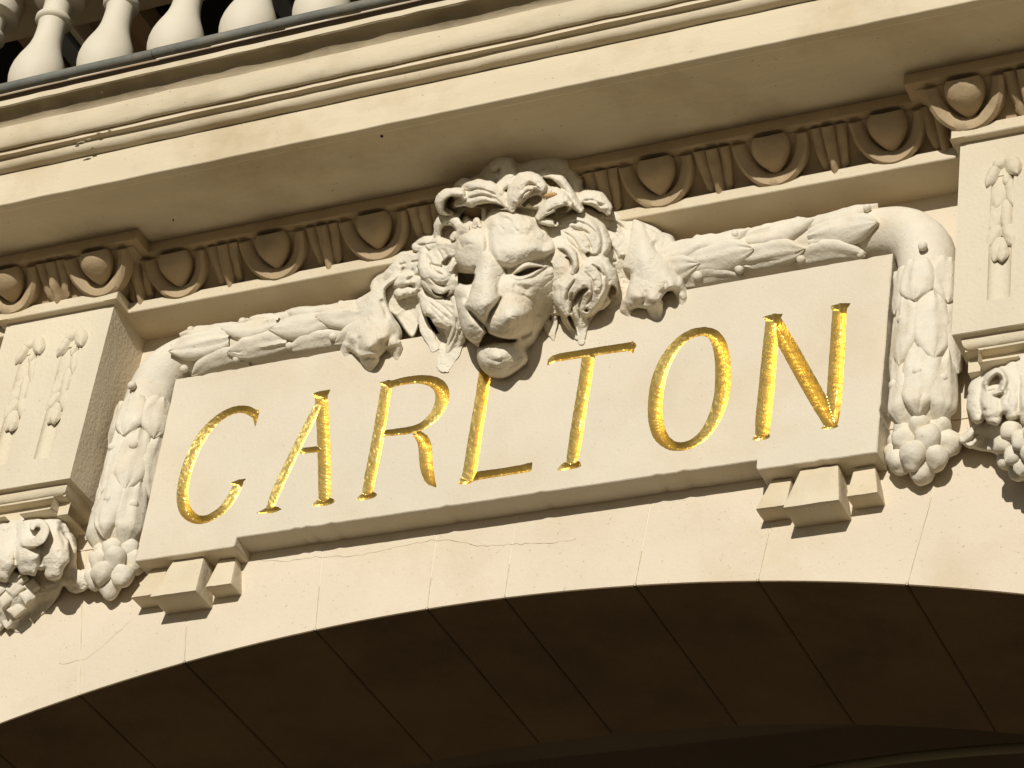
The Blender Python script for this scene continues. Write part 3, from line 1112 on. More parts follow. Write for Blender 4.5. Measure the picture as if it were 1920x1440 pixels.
def tube_pt(s, th, rho, sgn):
    """point on the garland: arc length s, angle th (0 = towards the street, + = outer/upper side), radius rho"""
    p = np.stack([np.interp(s, gs, GP[:, k]) for k in range(3)], -1)
    t = np.stack([np.interp(s, gs, GT[:, k]) for k in range(3)], -1)
    up = np.stack([-t[..., 2], 0 * t[..., 0], t[..., 0]], -1)        # outer side of the run
    q = p + (rho * np.sin(th))[..., None] * up
    q[..., 1] = GYC + np.interp(s, [1.25, 1.8], [0, .022]) - rho * np.cos(th)
    q[..., 0] *= sgn
    return q


def core_r(s):
    return np.interp(s, [0, .6, .8, 1.0, 1.2, gs[-1] - .10, gs[-1]], [.074, .078, .090, .094, .084, .082, .005])


for sgn in (-1, 1):
    lab = ('carved leaf garland left of the lion, ending in fruit at the plaque left end' if sgn < 0 else
           'carved leaf garland right of the lion, ending in fruit at the plaque right end')
    gar = thing('garland', lab, 'garland', (sgn * 1.42, WALL_Y, .0), 'laurel garlands framing the plaque')
    rg = random.Random(11 + sgn)
    S = np.linspace(0, gs[-1], 110)
    th = np.linspace(0, 2 * np.pi, 28, endpoint=False)
    SS, TT = np.meshgrid(S, th, indexing='ij')
    V = tube_pt(SS.ravel(), TT.ravel(), core_r(SS.ravel()), sgn)
    V = V + (vnoise(V * 25, 4) * .0025)[:, None] * np.array([.3, -1, .3])
    V[:, 1] = np.minimum(V[:, 1], WALL_Y + .02)
    F = [(i * 28 + j, i * 28 + (j + 1) % 28, (i + 1) * 28 + (j + 1) % 28, (i + 1) * 28 + j) for i in range(109) for j in range(28)]
    if sgn > 0: F = [q[::-1] for q in F]
    put('core', V, F, M_CARVE, gar, smooth=180)

    def leaf(s_tip, th0, L=.235, Wd=.118, T=.020, lift=.016, skew=0, d=1):
        T, lift = T * 1.15, lift * .85
        cr_a, cr_b = rg.uniform(-.5, .5), rg.uniform(-.6, .6)
        nu, nv = 22, 17
        u = np.linspace(0, 1, nu + 1)
        v = np.linspace(-1, 1, nv)
        U, Vv = np.meshgrid(u, v, indexing='ij')
        w = np.where(U < .5, .55 + .45 * np.sin(U * np.pi), np.maximum(0, 1 - ((U - .5) / .5) ** 1.9) ** .85)
        w = np.maximum(w, .02)
        s = s_tip - d * (1 - U) * L
        cr = core_r(s)
        ang = th0 + skew * (U - .5) + Vv * w * Wd / 2 / (cr + .01)
        prof = np.clip(1 - np.abs(Vv) ** 3, 0, 1) ** .55
        h = T * prof * (.55 + .45 * np.minimum(1, w * 1.3)) + lift * U ** 1.6 * (.25 + .75 * prof) - .006 + .004 * np.exp(-(Vv / .1) ** 2) * prof * (1 - U)
        h = h - .004 * np.exp(-((np.abs(Vv) - .28) / .12) ** 2) * (1 - U * .5)
        h = h - .0035 * np.exp(-((Vv - cr_a - .35 * (U - .5)) / .09) ** 2) * np.clip(U * 3, 0, 1) * prof - .0025 * np.exp(-((Vv - cr_b + .5 * (U - .6)) / .07) ** 2) * prof
        P = tube_pt(s.ravel(), ang.ravel(), (cr + h).ravel(), sgn)
        low_ = tube_pt(s.ravel(), ang.ravel(), (cr - .014).ravel(), sgn)
        P = P + (vnoise(P * 60, rg.randint(0, 99)) * .0018 + vnoise(P * 130, rg.randint(0, 99)) * .0008 + vnoise(P * 26, rg.randint(0, 99)) * .0055)[:, None] * np.array([.2, -1, .3])
        F = []
        for i in range(nu):
            for j in range(nv - 1):
                a = i * nv + j
                F.append((a, a + nv, a + nv + 1, a + 1))
        rim = [i * nv for i in range(nu + 1)] + [nu * nv + j for j in range(1, nv)] + [i * nv + nv - 1 for i in range(nu - 1, -1, -1)]
        b = len(P)
        allV = np.vstack([P, low_[rim]])
        for k in range(len(rim) - 1): F.append((rim[k], b + k, b + k + 1, rim[k + 1]))
        if sgn > 0: F = [q[::-1] for q in F]
        put('leaf', allV, F, M_CARVE, gar, smooth=50)

    def berry(s, th0, r=.0165):
        c = tube_pt(np.array([s]), np.array([th0]), core_r(np.array([s])) + .012 + r * .1, sgn)[0]
        V, F = [], []
        for i in range(9):
            a = math.pi * i / 8
            for j in range(12):
                b = 2 * math.pi * j / 12
                V.append((c[0] + r * math.sin(a) * math.cos(b), c[1] + r * math.sin(a) * math.sin(b), c[2] + r * math.cos(a)))
        for i in range(8):
            for j in range(12): F.append((i * 12 + j, (i + 1) * 12 + j, (i + 1) * 12 + (j + 1) % 12, i * 12 + (j + 1) % 12))
        V = np.array(V)
        V = V + (vnoise(V * 70, 2) * .0015)[:, None]
        put('berry', V, F, M_CARVE, gar, smooth=180)

    D = math.pi / 180
    # horizontal run: tips point away from the lion
    x2s = lambda x: x - .50
    if sgn < 0:
        rows = [(.745, (-.2, 45, -62)), (.925, (-8, 52, -70)), (1.125, (12, -46, 66)), (1.325, (-16, 40, -72))]
    else:
        rows = [(.70, (18, -38, 70)), (.86, (-22, 38, -75)), (1.06, (20, -44, 68)), (1.285, (-14, 46, -72))]
    for xt, ths in rows:
        for k, t0 in enumerate(ths):
            leaf(x2s(xt) - (.03 * k), t0 * D + rg.uniform(-.08, .08), rg.uniform(.215, .25), rg.uniform(.125, .145), rg.uniform(.018, .023), rg.uniform(.012, .02), rg.uniform(-.12, .12))
        for t0 in (12, -38, 48):
            berry(x2s(xt) - .06 + rg.uniform(-.02, .02), (t0 + rg.uniform(-12, 12)) * D + .4 * (1 if t0 > 0 else -1), rg.uniform(.013, .018))
    s_down = lambda z: gs[-1] - (z - .03)
    # vertical run: tips point down
    vrows = [(.50, (-2, 58, -58)), (.275, (-30, 30, 86, -86)), (.085, (6, -54, 62))]
    for zt, ths in vrows:
        for k, t0 in enumerate(ths):
            leaf(s_down(zt) + rg.uniform(-.012, .012), t0 * D + rg.uniform(-.06, .06), (.17 if zt > .4 else rg.uniform(.24, .27)), rg.uniform(.145, .165), rg.uniform(.020, .026), rg.uniform(.014, .022), rg.uniform(-.1, .1))
    for z, t0 in ((.70, 6), (.455, 26), (.45, -30), (.235, 4), (.225, 55), (.225, -50)):
        berry(s_down(z), t0 * D + rg.uniform(-.06, .06), rg.uniform(.015, .019))
    # fruit bunch at the bottom
    for (dx, dy, dz, r) in ((-.045, -.055, .045, .038), (.03, -.075, .030, .040), (.078, -.02, .035, .040), (-.088, -.005, .03, .036), (-.01, -.07, -.022, .040), (.055, -.045, -.028, .038), (-.065, -.035, -.018, .038),
                            (0, -.02, -.05, .04), (.005, -.075, .075, .034), (-.05, -.05, .085, .032), (.06, -.05, .08, .033), (-.085, .0, .07, .03)):
        cx, cy_, cz = sgn * 1.42 + dx, GYC + dy * .85 + .042, .0 + dz
        V, F = [], []
        for i in range(15):
            a = math.pi * i / 14
            for j in range(20):
                b = 2 * math.pi * j / 20
                rr = r * (1 + .22 * math.cos(a)) * (1 - .10 * abs(math.cos(a)) ** 4)
                V.append((cx + rr * math.sin(a) * math.cos(b), cy_ + rr * math.sin(a) * math.sin(b), cz + r * 1.12 * math.cos(a)))
        for i in range(14):
            for j in range(20): F.append((i * 20 + j, (i + 1) * 20 + j, (i + 1) * 20 + (j + 1) % 20, i * 20 + (j + 1) % 20))
        V = np.array(V)
        fc = np.array([cx, cy_, cz]); fd = (V - fc) / (np.linalg.norm(V - fc, axis=1)[:, None] + 1e-9)
        V = V + fd * (vnoise(V * 34, rg.randint(0, 99)) * .0075 + vnoise(V * 90, 3) * .002)[:, None]
        V[:, 1] = np.minimum(V[:, 1], WALL_Y + .02)
        put('fruit', V, F, M_CARVE, gar, smooth=180)

# ================================================================= CORBELS UNDER THE PILASTERS
class Relief:
    """free-form carved relief: a depth field (metres in front of the plaque face) over the photographed directions"""
    def __init__(s, x0, y0, x1, y1, step=1.0, base=-.14):
        s.xs = np.arange(x0, x1 + step, step)
        s.ys = np.arange(y0, y1 + step, step)
        s.X, s.Y = np.meshgrid(s.xs, s.ys, indexing='ij')
        s.base = base
        s.D = np.full(s.X.shape, base)
        s.step = step

    def tps(s, pts, lam=1e-4):
        p = np.array(pts, float)
        c = p[:, :2].mean(0); sc = 100.
        q = (p[:, :2] - c) / sc
        n = len(q)
        r2 = ((q[:, None] - q[None]) ** 2).sum(-1)
        K = .5 * r2 * np.log(r2 + 1e-12) + lam * np.eye(n)
        Pm = np.c_[np.ones(n), q]
        M = np.zeros((n + 3, n + 3))
        M[:n, :n] = K; M[:n, n:] = Pm; M[n:, :n] = Pm.T
        w = np.linalg.solve(M, np.r_[p[:, 2], 0, 0, 0])
        G = np.stack([(s.X - c[0]) / sc, (s.Y - c[1]) / sc], -1)
        out = w[n] + w[n + 1] * G[..., 0] + w[n + 2] * G[..., 1]
        for i in range(n):
            d2 = (G[..., 0] - q[i, 0]) ** 2 + (G[..., 1] - q[i, 1]) ** 2
            out += w[i] * .5 * d2 * np.log(d2 + 1e-12)
        return out

    def polydist(s, poly):
        """signed distance (px), positive inside"""
        P = np.array(poly, float)
        n = len(P)
        d = np.full(s.X.shape, 1e9)
        ins = np.zeros(s.X.shape, bool)
        for i in range(n):
            a, b = P[i], P[(i + 1) % n]
            v = b - a
            h = np.clip(((s.X - a[0]) * v[0] + (s.Y - a[1]) * v[1]) / (v @ v + 1e-9), 0, 1)
            d = np.minimum(d, np.hypot(s.X - a[0] - h * v[0], s.Y - a[1] - h * v[1]))
            c = ((a[1] > s.Y) != (b[1] > s.Y))
            with np.errstate(divide='ignore', invalid='ignore'):
                xi = (b[0] - a[0]) * (s.Y - a[1]) / (b[1] - a[1] + 1e-12) + a[0]
            ins ^= c & (s.X < xi)
        return np.where(ins, d, -d)

    def body(s, pts, outline, round_px=6, round_m=.022):
        d = s.tps(pts)
        e = s.polydist(crspline(list(outline) + [outline[0]], 4))
        t = np.clip(e / round_px, 0, 1)
        d = d - round_m * (1 - np.sqrt(np.maximum(0, 1 - (1 - t) ** 2)))
        s.D = np.where(e > 0, np.maximum(s.D, d), s.D)

    def near(s, P, wmax):
        lo = P[:, :2].min(0) - wmax - 2; hi = P[:, :2].max(0) + wmax + 2
        i0, i1 = np.searchsorted(s.xs, [lo[0], hi[0]]); j0, j1 = np.searchsorted(s.ys, [lo[1], hi[1]])
        if i1 <= i0 or j1 <= j0: return None
        sl = (slice(i0, i1), slice(j0, j1))
        X, Y = s.X[sl], s.Y[sl]
        best = np.full(X.shape, 1e9); T = np.zeros(X.shape); S = np.zeros(X.shape)
        L = len(P) - 1
        for i in range(L):
            a, b = P[i, :2], P[i + 1, :2]
            v = b - a
            h = np.clip(((X - a[0]) * v[0] + (Y - a[1]) * v[1]) / (v @ v + 1e-9), 0, 1)
            dx, dy = X - a[0] - h * v[0], Y - a[1] - h * v[1]
            d = np.hypot(dx, dy)
            m = d < best
            best = np.where(m, d, best)
            T = np.where(m, np.sign(v[0] * dy - v[1] * dx) * d, T)
            S = np.where(m, (i + h) / L, S)
        return sl, best, T, S

    def lock(s, pts, w, strands=0, groove=.003, hm=None, k=.013, tuck=0, flat=2.0, skew=0):
        """a carved lock: rounded ridge along pts (px, py, d), half widths w (px)"""
        P = crspline(pts, 6)
        ww = np.array(w, float)
        r = s.near(P, ww.max())
        if r is None: return
        sl, dist, T, S = r
        W_ = np.interp(S, np.linspace(0, 1, len(ww)), ww)
        dc = np.interp(S, np.linspace(0, 1, len(P)), P[:, 2])
        wob = vnoise(np.stack([s.X[sl].ravel() / 13, s.Y[sl].ravel() / 13, np.zeros(T.size)], 1), int(P[0, 0])).reshape(T.shape)
        T = T * (1 + .16 * wob)
        dist = np.abs(dist) * (1 + .16 * wob)
        t = np.clip(T / W_, -1, 1)
        h = W_ * .00196 * .9 if hm is None else hm * W_ / ww.max()
        tt = t + skew * (1 - t * t)
        prof = np.maximum(0, 1 - np.abs(tt) ** flat) ** .5
        g = 0
        if strands: g = groove * (np.abs(np.cos(t * math.pi * strands / 2 + .6 * np.sin(S * 4))) ** .6 - .6)
        d = dc - h + h * prof + g * prof
        d = np.where(np.abs(T) <= W_, d, -9)
        d = np.where(dist <= W_, d, -9)
        a = s.D[sl]
        hh = np.maximum(k - np.abs(a - d), 0) / k
        s.D[sl] = np.maximum(a, d) + hh * hh * k * .25

    def groove(s, pts, w, depth):
        """crease scratched along pts (px, py), or a ridge when depth is negative"""
        P = crspline([(x, y, 0) for x, y in pts], 6)
        ww = np.array(w if hasattr(w, '__len__') else [w, w], float)
        r = s.near(P, ww.max() * 2.2)
        if r is None: return
        sl, dist, T, S = r
        W_ = np.interp(S, np.linspace(0, 1, len(ww)), ww)
        fade = np.clip(np.minimum(S, 1 - S) * 6, 0, 1) if len(P) > 4 else 1
        m = s.D[sl] > s.base + .01
        s.D[sl] -= np.where(m, depth * np.exp(-(dist / W_) ** 2) * fade, 0)

    def hollow(s, poly, d, edge=2.0):
        """undercut hollow: push the surface back to depth d inside the outline"""
        e = s.polydist(crspline(list(poly) + [poly[0]], 4))
        t = np.clip(e / edge, 0, 1)
        t = t * t * (3 - 2 * t)
        s.D = np.where(e > 0, s.D + (np.minimum(s.D, d) - s.D) * t, s.D)

    def bump(s, x, y, rx, ry, h, rot=0):
        c, q = math.cos(R(rot)), math.sin(R(rot))
        u = ((s.X - x) * c + (s.Y - y) * q) / rx; v = (-(s.X - x) * q + (s.Y - y) * c) / ry
        m = s.D > s.base + .01
        s.D = s.D + np.where(m, h * np.exp(-(u * u + v * v)), 0)

    def smooth(s, n=1):
        for _ in range(n):
            for ax in (0, 1):
                a = np.roll(s.D, 1, ax); b = np.roll(s.D, -1, ax)
                ok = (np.abs(a - s.D) < .03) & (np.abs(b - s.D) < .03)
                s.D = np.where(ok, .25 * a + .5 * s.D + .25 * b, s.D)

    def build(s, name, parent, mat, rough=.0012, seed=1):
        solid = s.D > s.base + .004
        q = np.stack([s.X.ravel(), s.Y.ravel(), s.D.ravel() * 300], 1)
        n = vnoise(q / 17, seed) * 1.6 + vnoise(q / 7, seed + 1) * .9 + vnoise(q / 3.2, seed + 2) * .5
        pit = np.maximum(0, vnoise(q / 4.5, seed + 9) - .62) * -5
        D = s.D + np.where(solid, (rough * (n + pit)).reshape(s.D.shape), 0)
        keep = solid.copy()
        for a in (-1, 0, 1):
            for b in (-1, 0, 1): keep |= np.roll(np.roll(solid, a, 0), b, 1)
        keep[[0, -1], :] = False; keep[:, [0, -1]] = False
        idx = np.full(D.shape, -1)
        idx[keep] = np.arange(keep.sum())
        X, Y, Dk = s.X[keep], s.Y[keep], D[keep]
        d = np.stack([(X - 960) / FPX, (Y - 720) / FPX, np.ones(len(X))], 1) @ ROT
        t = (-Dk - CAM[1]) / d[:, 1]
        V = CAM + t[:, None] * d
        a, b, c, e = idx[:-1, :-1], idx[1:, :-1], idx[1:, 1:], idx[:-1, 1:]
        ok = (a >= 0) & (b >= 0) & (c >= 0) & (e >= 0)
        F = np.stack([a[ok], e[ok], c[ok], b[ok]], 1).tolist()
        return put(name, V, F, mat, parent, smooth=70)


def cc(ox, oy, sc):
    def f(*q):
        return [(ox + p[0] / sc, oy + p[1] / sc) + tuple(p[2:]) for p in q]
    return f



def scale_piece(root, px, py, d, w, h, round_, seed, tilt=-.45, yaw=.1):
    """one proud scale of the pine cone"""
    c = at(px, py, -d)
    rs = random.Random(seed + 5)
    w, h = w * rs.uniform(.9, 1.15), h * rs.uniform(.9, 1.15)
    tilt, yaw = tilt + rs.uniform(-.15, .15), yaw + rs.uniform(-.18, .18)
    tw = rs.uniform(-.22, .22)
    out = np.array([yaw, -1, tilt]); out /= np.linalg.norm(out)
    side = np.cross(out, [0, 0, 1]); side /= np.linalg.norm(side)
    if side[0] < 0: side = -side
    up = np.cross(side, out)
    if up[2] < 0: up = -up
    side, up = side * math.cos(tw) + up * math.sin(tw), up * math.cos(tw) - side * math.sin(tw)
    n = 9
    V, F = [], []
    rr = random.Random(seed)
    k = [rr.uniform(.86, 1.12) for _ in range(4)]
    for i in range(n):
        for j in range(n):
            u, v = math.sin((-1 + 2 * i / (n - 1)) * math.pi / 2), math.sin((-1 + 2 * j / (n - 1)) * math.pi / 2)
            e = max(abs(u), abs(v))
            if round_:
                uu, vv = u * math.sqrt(1 - v * v / 2), v * math.sqrt(1 - u * u / 2)
                vv *= 1.15 if vv < 0 else 1
            else:
                uu, vv = (u - v) / 2, (u + v) / 2
            uu *= k[0] if uu > 0 else k[1]
            vv *= k[2] if vv > 0 else k[3]
            hh = (.022 if round_ else .011) * (1 - e ** (2.2 if round_ else 3)) ** .6 - (.014 if e > .99 else 0) - .007 * vv
            V.append(c + side * uu * w + up * vv * h + out * hh)
    for i in range(n - 1):
        for j in range(n - 1):
            q = i * n + j
            F.append((q, q + 1, q + n + 1, q + n))
    V = np.array(V)
    V = V + (vnoise(V * 50, seed) * .0050 + vnoise(V * 130, seed) * .001)[:, None] * out
    put('cone_scale', V, F, M_CARVE, root, smooth=50)


CORB_GROUP = 'acanthus corbels under the pilasters'
cl = thing('corbel', 'carved acanthus corbel with square cone scales under the left pilaster', 'corbel', (-1.787, WALL_Y, .2), CORB_GROUP)
C5 = cc(0, 950, 5.54)
Rl = Relief(-110, 968, 180, 1200, .9)
Rl.body(C5((-450, 180, .0), (-300, 170, .02), (0, 170, .055), (300, 160, .055), (585, 160, .05), (0, 300, .05), (300, 300, .055), (540, 300, .05), (640, 300, .005), (750, 500, -.025), (740, 680, -.02), (600, 760, .0), (850, 760, -.012), (860, 830, -.02), (300, 760, .0), (150, 850, .045), (100, 1000, .03), (300, 1000, .0), (450, 1000, -.045),
           (500, 850, -.01), (200, 1250, -.045), (300, 1180, -.07), (0, 1150, .0), (0, 850, .045), (-200, 900, .02), (-200, 1100, -.03), (-400, 700, -.02), (-450, 500, -.02), (-350, 900, -.03)),
        C5((-480, 150), (-200, 120), (200, 135), (600, 120), (660, 190), (790, 340), (800, 640), (880, 670), (940, 770), (900, 860), (800, 905), (720, 880), (660, 830), (600, 950), (400, 1180), (210, 1310), (100, 1270), (0, 1260), (-150, 1280), (-300, 1150), (-420, 900), (-520, 850), (-500, 600)), 6, .035)
Rl.lock(C5((640, 210, .02), (700, 350, .0), (720, 500, -.01), (700, 620, -.01)), [9, 13, 13, 10], hm=.02)
Rl.lock(C5((500, 800, -.005), (620, 740, .0), (760, 730, .005), (850, 760, .01)), [9, 11, 17, 15], hm=.03)
Rl.lock(C5((870, 690, .0), (915, 780, .0), (860, 840, .0)), [7, 9, 7], hm=.02)
for pts, w in ((((30, 200, .06), (40, 400, .085), (40, 560, .105), (10, 680, .095)), [24, 28, 28, 20]), (((-250, 200, .05), (-220, 450, .085), (-200, 640, .09)), [24, 28, 22]),
               (((300, 190, .065), (300, 400, .10), (290, 520, .115), (300, 610, .105)), [26, 27, 25, 19]), (((520, 200, .05), (560, 380, .09), (575, 540, .10), (560, 670, .09)), [18, 24, 24, 18]),
               (((420, 400, .085), (430, 500, .09), (425, 590, .085)), [16, 18, 14])):
    Rl.lock(C5(*pts), w, hm=.045, k=.03)
Rl.lock(C5((255, 385, .115), (340, 385, .135), (430, 320, .14), (465, 240, .13), (430, 175, .115), (360, 180, .11), (335, 215, .11)), [7, 9, 10, 9, 8, 7, 5], hm=.009, k=.012)
Rl.bump(*C5((375, 220))[0], 6, 5, -.005, 20)
Rl.hollow(C5((600, 460), (616, 440), (618, 490), (606, 520)), .06, 3)
Rl.groove(C5((430, 620), (425, 540), (430, 480)), 2.5, .014)
Rl.groove(C5((165, 600), (160, 500), (170, 400)), 3, .012)
Rl.groove(C5((30, 230), (20, 330), (15, 430)), 2, .006)
Rl.groove(C5((120, 220), (70, 290), (60, 380)), 4, .006)
Rl.groove(C5((590, 200), (640, 300), (690, 420)), 4, .012)
Rl.bump(*C5((600, 230))[0], 5, 6, .012)
Rl.D -= np.where(Rl.D > Rl.base + .004, np.interp(Rl.Y, [1030, 1090, 1190], [0, .03, .055]) * np.clip((Rl.D + .1) / .06, 0, 1), 0)
Rl.smooth(6)
Rl.build('acanthus_body', cl, M_CARVE, .0013, 41)
q = 0
for (x, y, d) in ((215, 745, .055), (150, 850, .062), (290, 925, .04), (60, 960, .055), (165, 1070, .035), (85, 1170, .005), (20, 830, .065), (-40, 1070, .03), (-60, 900, .055), (330, 830, .035), (-100, 1000, .03), (-10, 1190, .0), (-130, 880, .045), (-150, 1100, .0), (130, 735, .07), (10, 730, .06)):
    px, py = C5((x, y))[0]
    d -= .012 + float(np.interp(py, [1030, 1090, 1190], [0, .034, .06]))
    scale_piece(cl, px, py, d - .004, .0335, .0330, False, 100 + q, yaw=.12 + x / 900)
    q += 1

cr_ = thing('corbel', 'carved acanthus corbel with rounded cone scales, cut by the right photo edge', 'corbel', (1.787, WALL_Y, .2), CORB_GROUP)
C4 = cc(1740, 640, 4.8)
Rr = Relief(1792, 664, 2085, 935, .9)
Rr.body(C4((560, 225, .045), (800, 185, .055), (1200, 150, .055), (1450, 160, .05), (1500, 200, .0), (480, 600, -.01), (430, 780, .0), (320, 880, -.03), (450, 900, -.03), (560, 900, -.04), (650, 800, .03), (640, 950, .02), (700, 1000, .03), (800, 900, .06), (800, 1150, -.02), (720, 1120, -.03), (860, 1200, -.03), (950, 1000, .05),
           (1100, 900, .04), (1000, 1200, -.02), (1250, 900, -.03), (1400, 700, -.03), (600, 500, .02), (900, 500, .05)),
        C4((500, 250), (600, 215), (860, 165), (1200, 120), (1560, 130), (1600, 500), (1600, 820), (1400, 900), (1250, 1100), (1100, 1250), (950, 1320), (860, 1265), (740, 1180), (650, 1090), (600, 1010), (480, 990), (390, 965), (325, 930), (283, 880), (300, 835), (420, 775), (410, 700), (380, 560), (420, 400)), 6, .035)
for pts, w in ((((560, 290, .03), (470, 400, .06), (430, 560, .075), (450, 680, .07)), [10, 17, 18, 15]), (((600, 330, .07), (580, 480, .10), (590, 620, .115), (595, 690, .105)), [20, 24, 22, 15]),
               (((760, 220, .08), (740, 400, .11), (740, 560, .12), (760, 650, .11)), [16, 18, 20, 16]), (((880, 190, .085), (900, 400, .12), (910, 560, .13), (900, 650, .12)), [18, 22, 24, 18]),
               (((1100, 180, .08), (1100, 450, .12), (1090, 660, .11)), [20, 28, 20]), (((1320, 200, .05), (1350, 450, .08), (1340, 660, .07)), [20, 26, 18]),
               (((670, 250, .085), (690, 340, .11), (690, 450, .11)), [8, 11, 8])):
    Rr.lock(C4(*pts), w, hm=.042, k=.03)
Rr.lock(C4((535, 440, .09), (520, 380, .10), (560, 310, .115), (620, 268, .12), (670, 300, .13), (685, 370, .13), (660, 440, .125), (600, 470, .115)), [4, 6, 6, 6, 6, 6, 5, 4], hm=.016)
Rr.hollow(C4((575, 330), (620, 295), (660, 315), (672, 365), (640, 345), (600, 340)), .075, 3)
Rr.groove(C4((540, 460), (590, 445), (650, 435)), 2.4, .016)
Rr.groove(C4((505, 730), (500, 660), (515, 600)), 2.5, .02)
Rr.groove(C4((700, 560), (720, 500), (725, 420)), 3, .010)
Rr.groove(C4((815, 620), (820, 450), (830, 300)), 3, .012)
Rr.lock(C4((415, 780, .0), (370, 840, .0), (310, 880, -.01)), [6, 11, 8], hm=.02)
Rr.lock(C4((310, 890, -.02), (380, 920, -.02), (440, 880, -.015)), [6, 9, 6], hm=.02)
Rr.groove(C4((385, 900), (420, 860), (440, 830)), 2, .014)
Rr.smooth(6)
Rr.build('acanthus_body', cr_, M_CARVE, .0013, 47)
for (x, y, d) in ((735, 800, .085), (665, 920, .06), (825, 890, .09), (760, 1010, .06), (700, 1060, .02), (850, 1085, .04), (800, 1160, .0), (920, 980, .075), (930, 820, .10), (1020, 900, .08), (950, 1150, .01), (1020, 1060, .04), (1110, 980, .04)):
    px, py = C4((x, y))[0]
    scale_piece(cr_, px, py, d - .002, .0295, .0310, True, 200 + q, yaw=-.25 + (x - 700) / 900)
    q += 1

# ================================================================= LION
#LION_BEGIN
lion = thing('lion_sculpture', 'whitish carved lion head with curled mane and two paws above the gilded letters', 'sculpture', (0, WALL_Y, .6))


K3 = cc(760, 260, 3)
# ---------------- head
H = Relief(835, 375, 1085, 735, .8)
k3 = lambda *q: K3(*q)
# skull, cheeks, jaw
H.body(K3(
    (545, 400, .245), (450, 440, .225), (650, 425, .25), (760, 480, .215), (850, 545, .175), (300, 470, .18), (370, 440, .205),
    (480, 520, .258), (560, 530, .272), (660, 540, .268), (760, 570, .235), (840, 620, .195), (890, 700, .15), (460, 600, .262), (460, 660, .275),
    (590, 754, .240), (650, 744, .234), (715, 726, .219), (780, 697, .196), (520, 700, .255), (640, 660, .25),
    (585, 796, .262), (560, 840, .270), (660, 792, .256), (735, 757, .228), (800, 715, .195), (850, 700, .172),
    (620, 845, .262), (700, 830, .246), (780, 790, .208), (840, 740, .172), (640, 900, .240), (720, 900, .214), (800, 870, .172), (850, 830, .138), (890, 800, .12),
    (300, 560, .205), (345, 690, .215), (300, 700, .19), (400, 560, .24),
    (310, 775, .150), (345, 785, .165), (380, 790, .175), (290, 840, .185), (335, 850, .215), (370, 870, .22), (290, 900, .175), (330, 910, .215),
    (440, 800, .25), (440, 900, .25), (500, 1000, .22), (400, 1000, .20), (320, 1000, .185),
    (540, 1100, .17), (450, 1120, .16), (500, 1200, .165), (440, 1220, .15), (560, 1280, .12), (470, 1290, .12), (640, 1180, .15),
    (640, 1310, .085), (670, 1240, .105), (700, 1130, .135), (740, 1060, .135), (760, 980, .150), (700, 1040, .18), (690, 1190, .09), (770, 1100, .065), (820, 980, .10),
    (860, 900, .115), (880, 860, .11), (300, 1080, .155), (340, 1120, .13), (390, 1190, .10)),
    K3((300, 480), (340, 430), (390, 470), (430, 470), (470, 410), (545, 393), (590, 398), (650, 420), (760, 450), (850, 500), (910, 600), (950, 700), (920, 800), (880, 900), (860, 980), (800, 1050), (780, 1110), (742, 1190),
       (690, 1255), (640, 1315), (560, 1345), (490, 1340), (430, 1300), (402, 1230), (410, 1180), (385, 1160), (335, 1110), (300, 1010), (268, 880), (272, 790), (260, 700), (268, 580)), 6, .03)
# brows
H.body(K3((500, 480, .215), (600, 470, .225), (720, 480, .20), (520, 565, .276), (600, 560, .282), (700, 560, .262), (790, 585, .215), (515, 630, .295), (580, 640, .299), (660, 635, .289), (735, 622, .265), (800, 625, .235), (535, 690, .290), (600, 705, .278), (680, 692, .260), (760, 662, .230)),
       K3((474, 620), (476, 500), (560, 450), (720, 455), (830, 540), (850, 625), (800, 662), (740, 690), (665, 716), (590, 728), (530, 712), (492, 678)), 11, .036)
H.body(K3((310, 480, .17), (390, 470, .19), (300, 560, .225), (370, 540, .256), (430, 560, .268), (310, 620, .228), (370, 630, .258), (425, 630, .276), (300, 700, .215), (360, 715, .246), (410, 695, .268), (340, 670, .246)),
       K3((262, 620), (285, 500), (350, 445), (430, 470), (460, 590), (446, 660), (415, 705), (372, 738), (318, 728), (276, 680)), 12, .030)
# nose
H.body(K3((455, 680, .292), (500, 710, .286), (545, 735, .264), (440, 760, .302), (520, 790, .276), (400, 740, .282), (428, 840, .312), (505, 860, .294), (380, 850, .295), (420, 900, .320), (520, 895, .286), (355, 930, .292), (420, 942, .324), (480, 925, .314), (400, 985, .300), (440, 1000, .300), (490, 965, .285), (442, 1050, .255)),
       K3((448, 640), (480, 655), (520, 695), (556, 722), (562, 748), (534, 785), (516, 850), (532, 885), (534, 902), (506, 940), (478, 985), (458, 1055), (440, 1058), (398, 1005), (345, 950), (342, 925), (366, 860), (384, 780), (392, 735), (420, 680)), 5, .022)
# muzzle
H.body(K3((575, 990, .298), (520, 960, .278), (545, 915, .272), (620, 930, .272), (650, 980, .268), (675, 1040, .225), (620, 1045, .265), (560, 1050, .280), (500, 1050, .272), (590, 1100, .240), (520, 1095, .252), (480, 1085, .252), (700, 980, .22), (640, 870, .245), (580, 860, .262), (760, 960, .12), (740, 860, .16), (740, 1040, .14)),
       K3((466, 1092), (452, 1055), (474, 990), (512, 930), (545, 890), (600, 840), (680, 850), (765, 900), (775, 1000), (715, 1070), (645, 1108), (595, 1128), (528, 1120)), 6, .03)
H.body(K3((370, 1040, .266), (330, 970, .246), (425, 1090, .248), (390, 1125, .225), (318, 1030, .226), (340, 1090, .226), (350, 950, .250), (400, 1010, .262)),
       K3((296, 950), (320, 905), (352, 930), (395, 1000), (442, 1058), (460, 1092), (440, 1132), (398, 1152), (346, 1122), (312, 1060)), 6, .03)
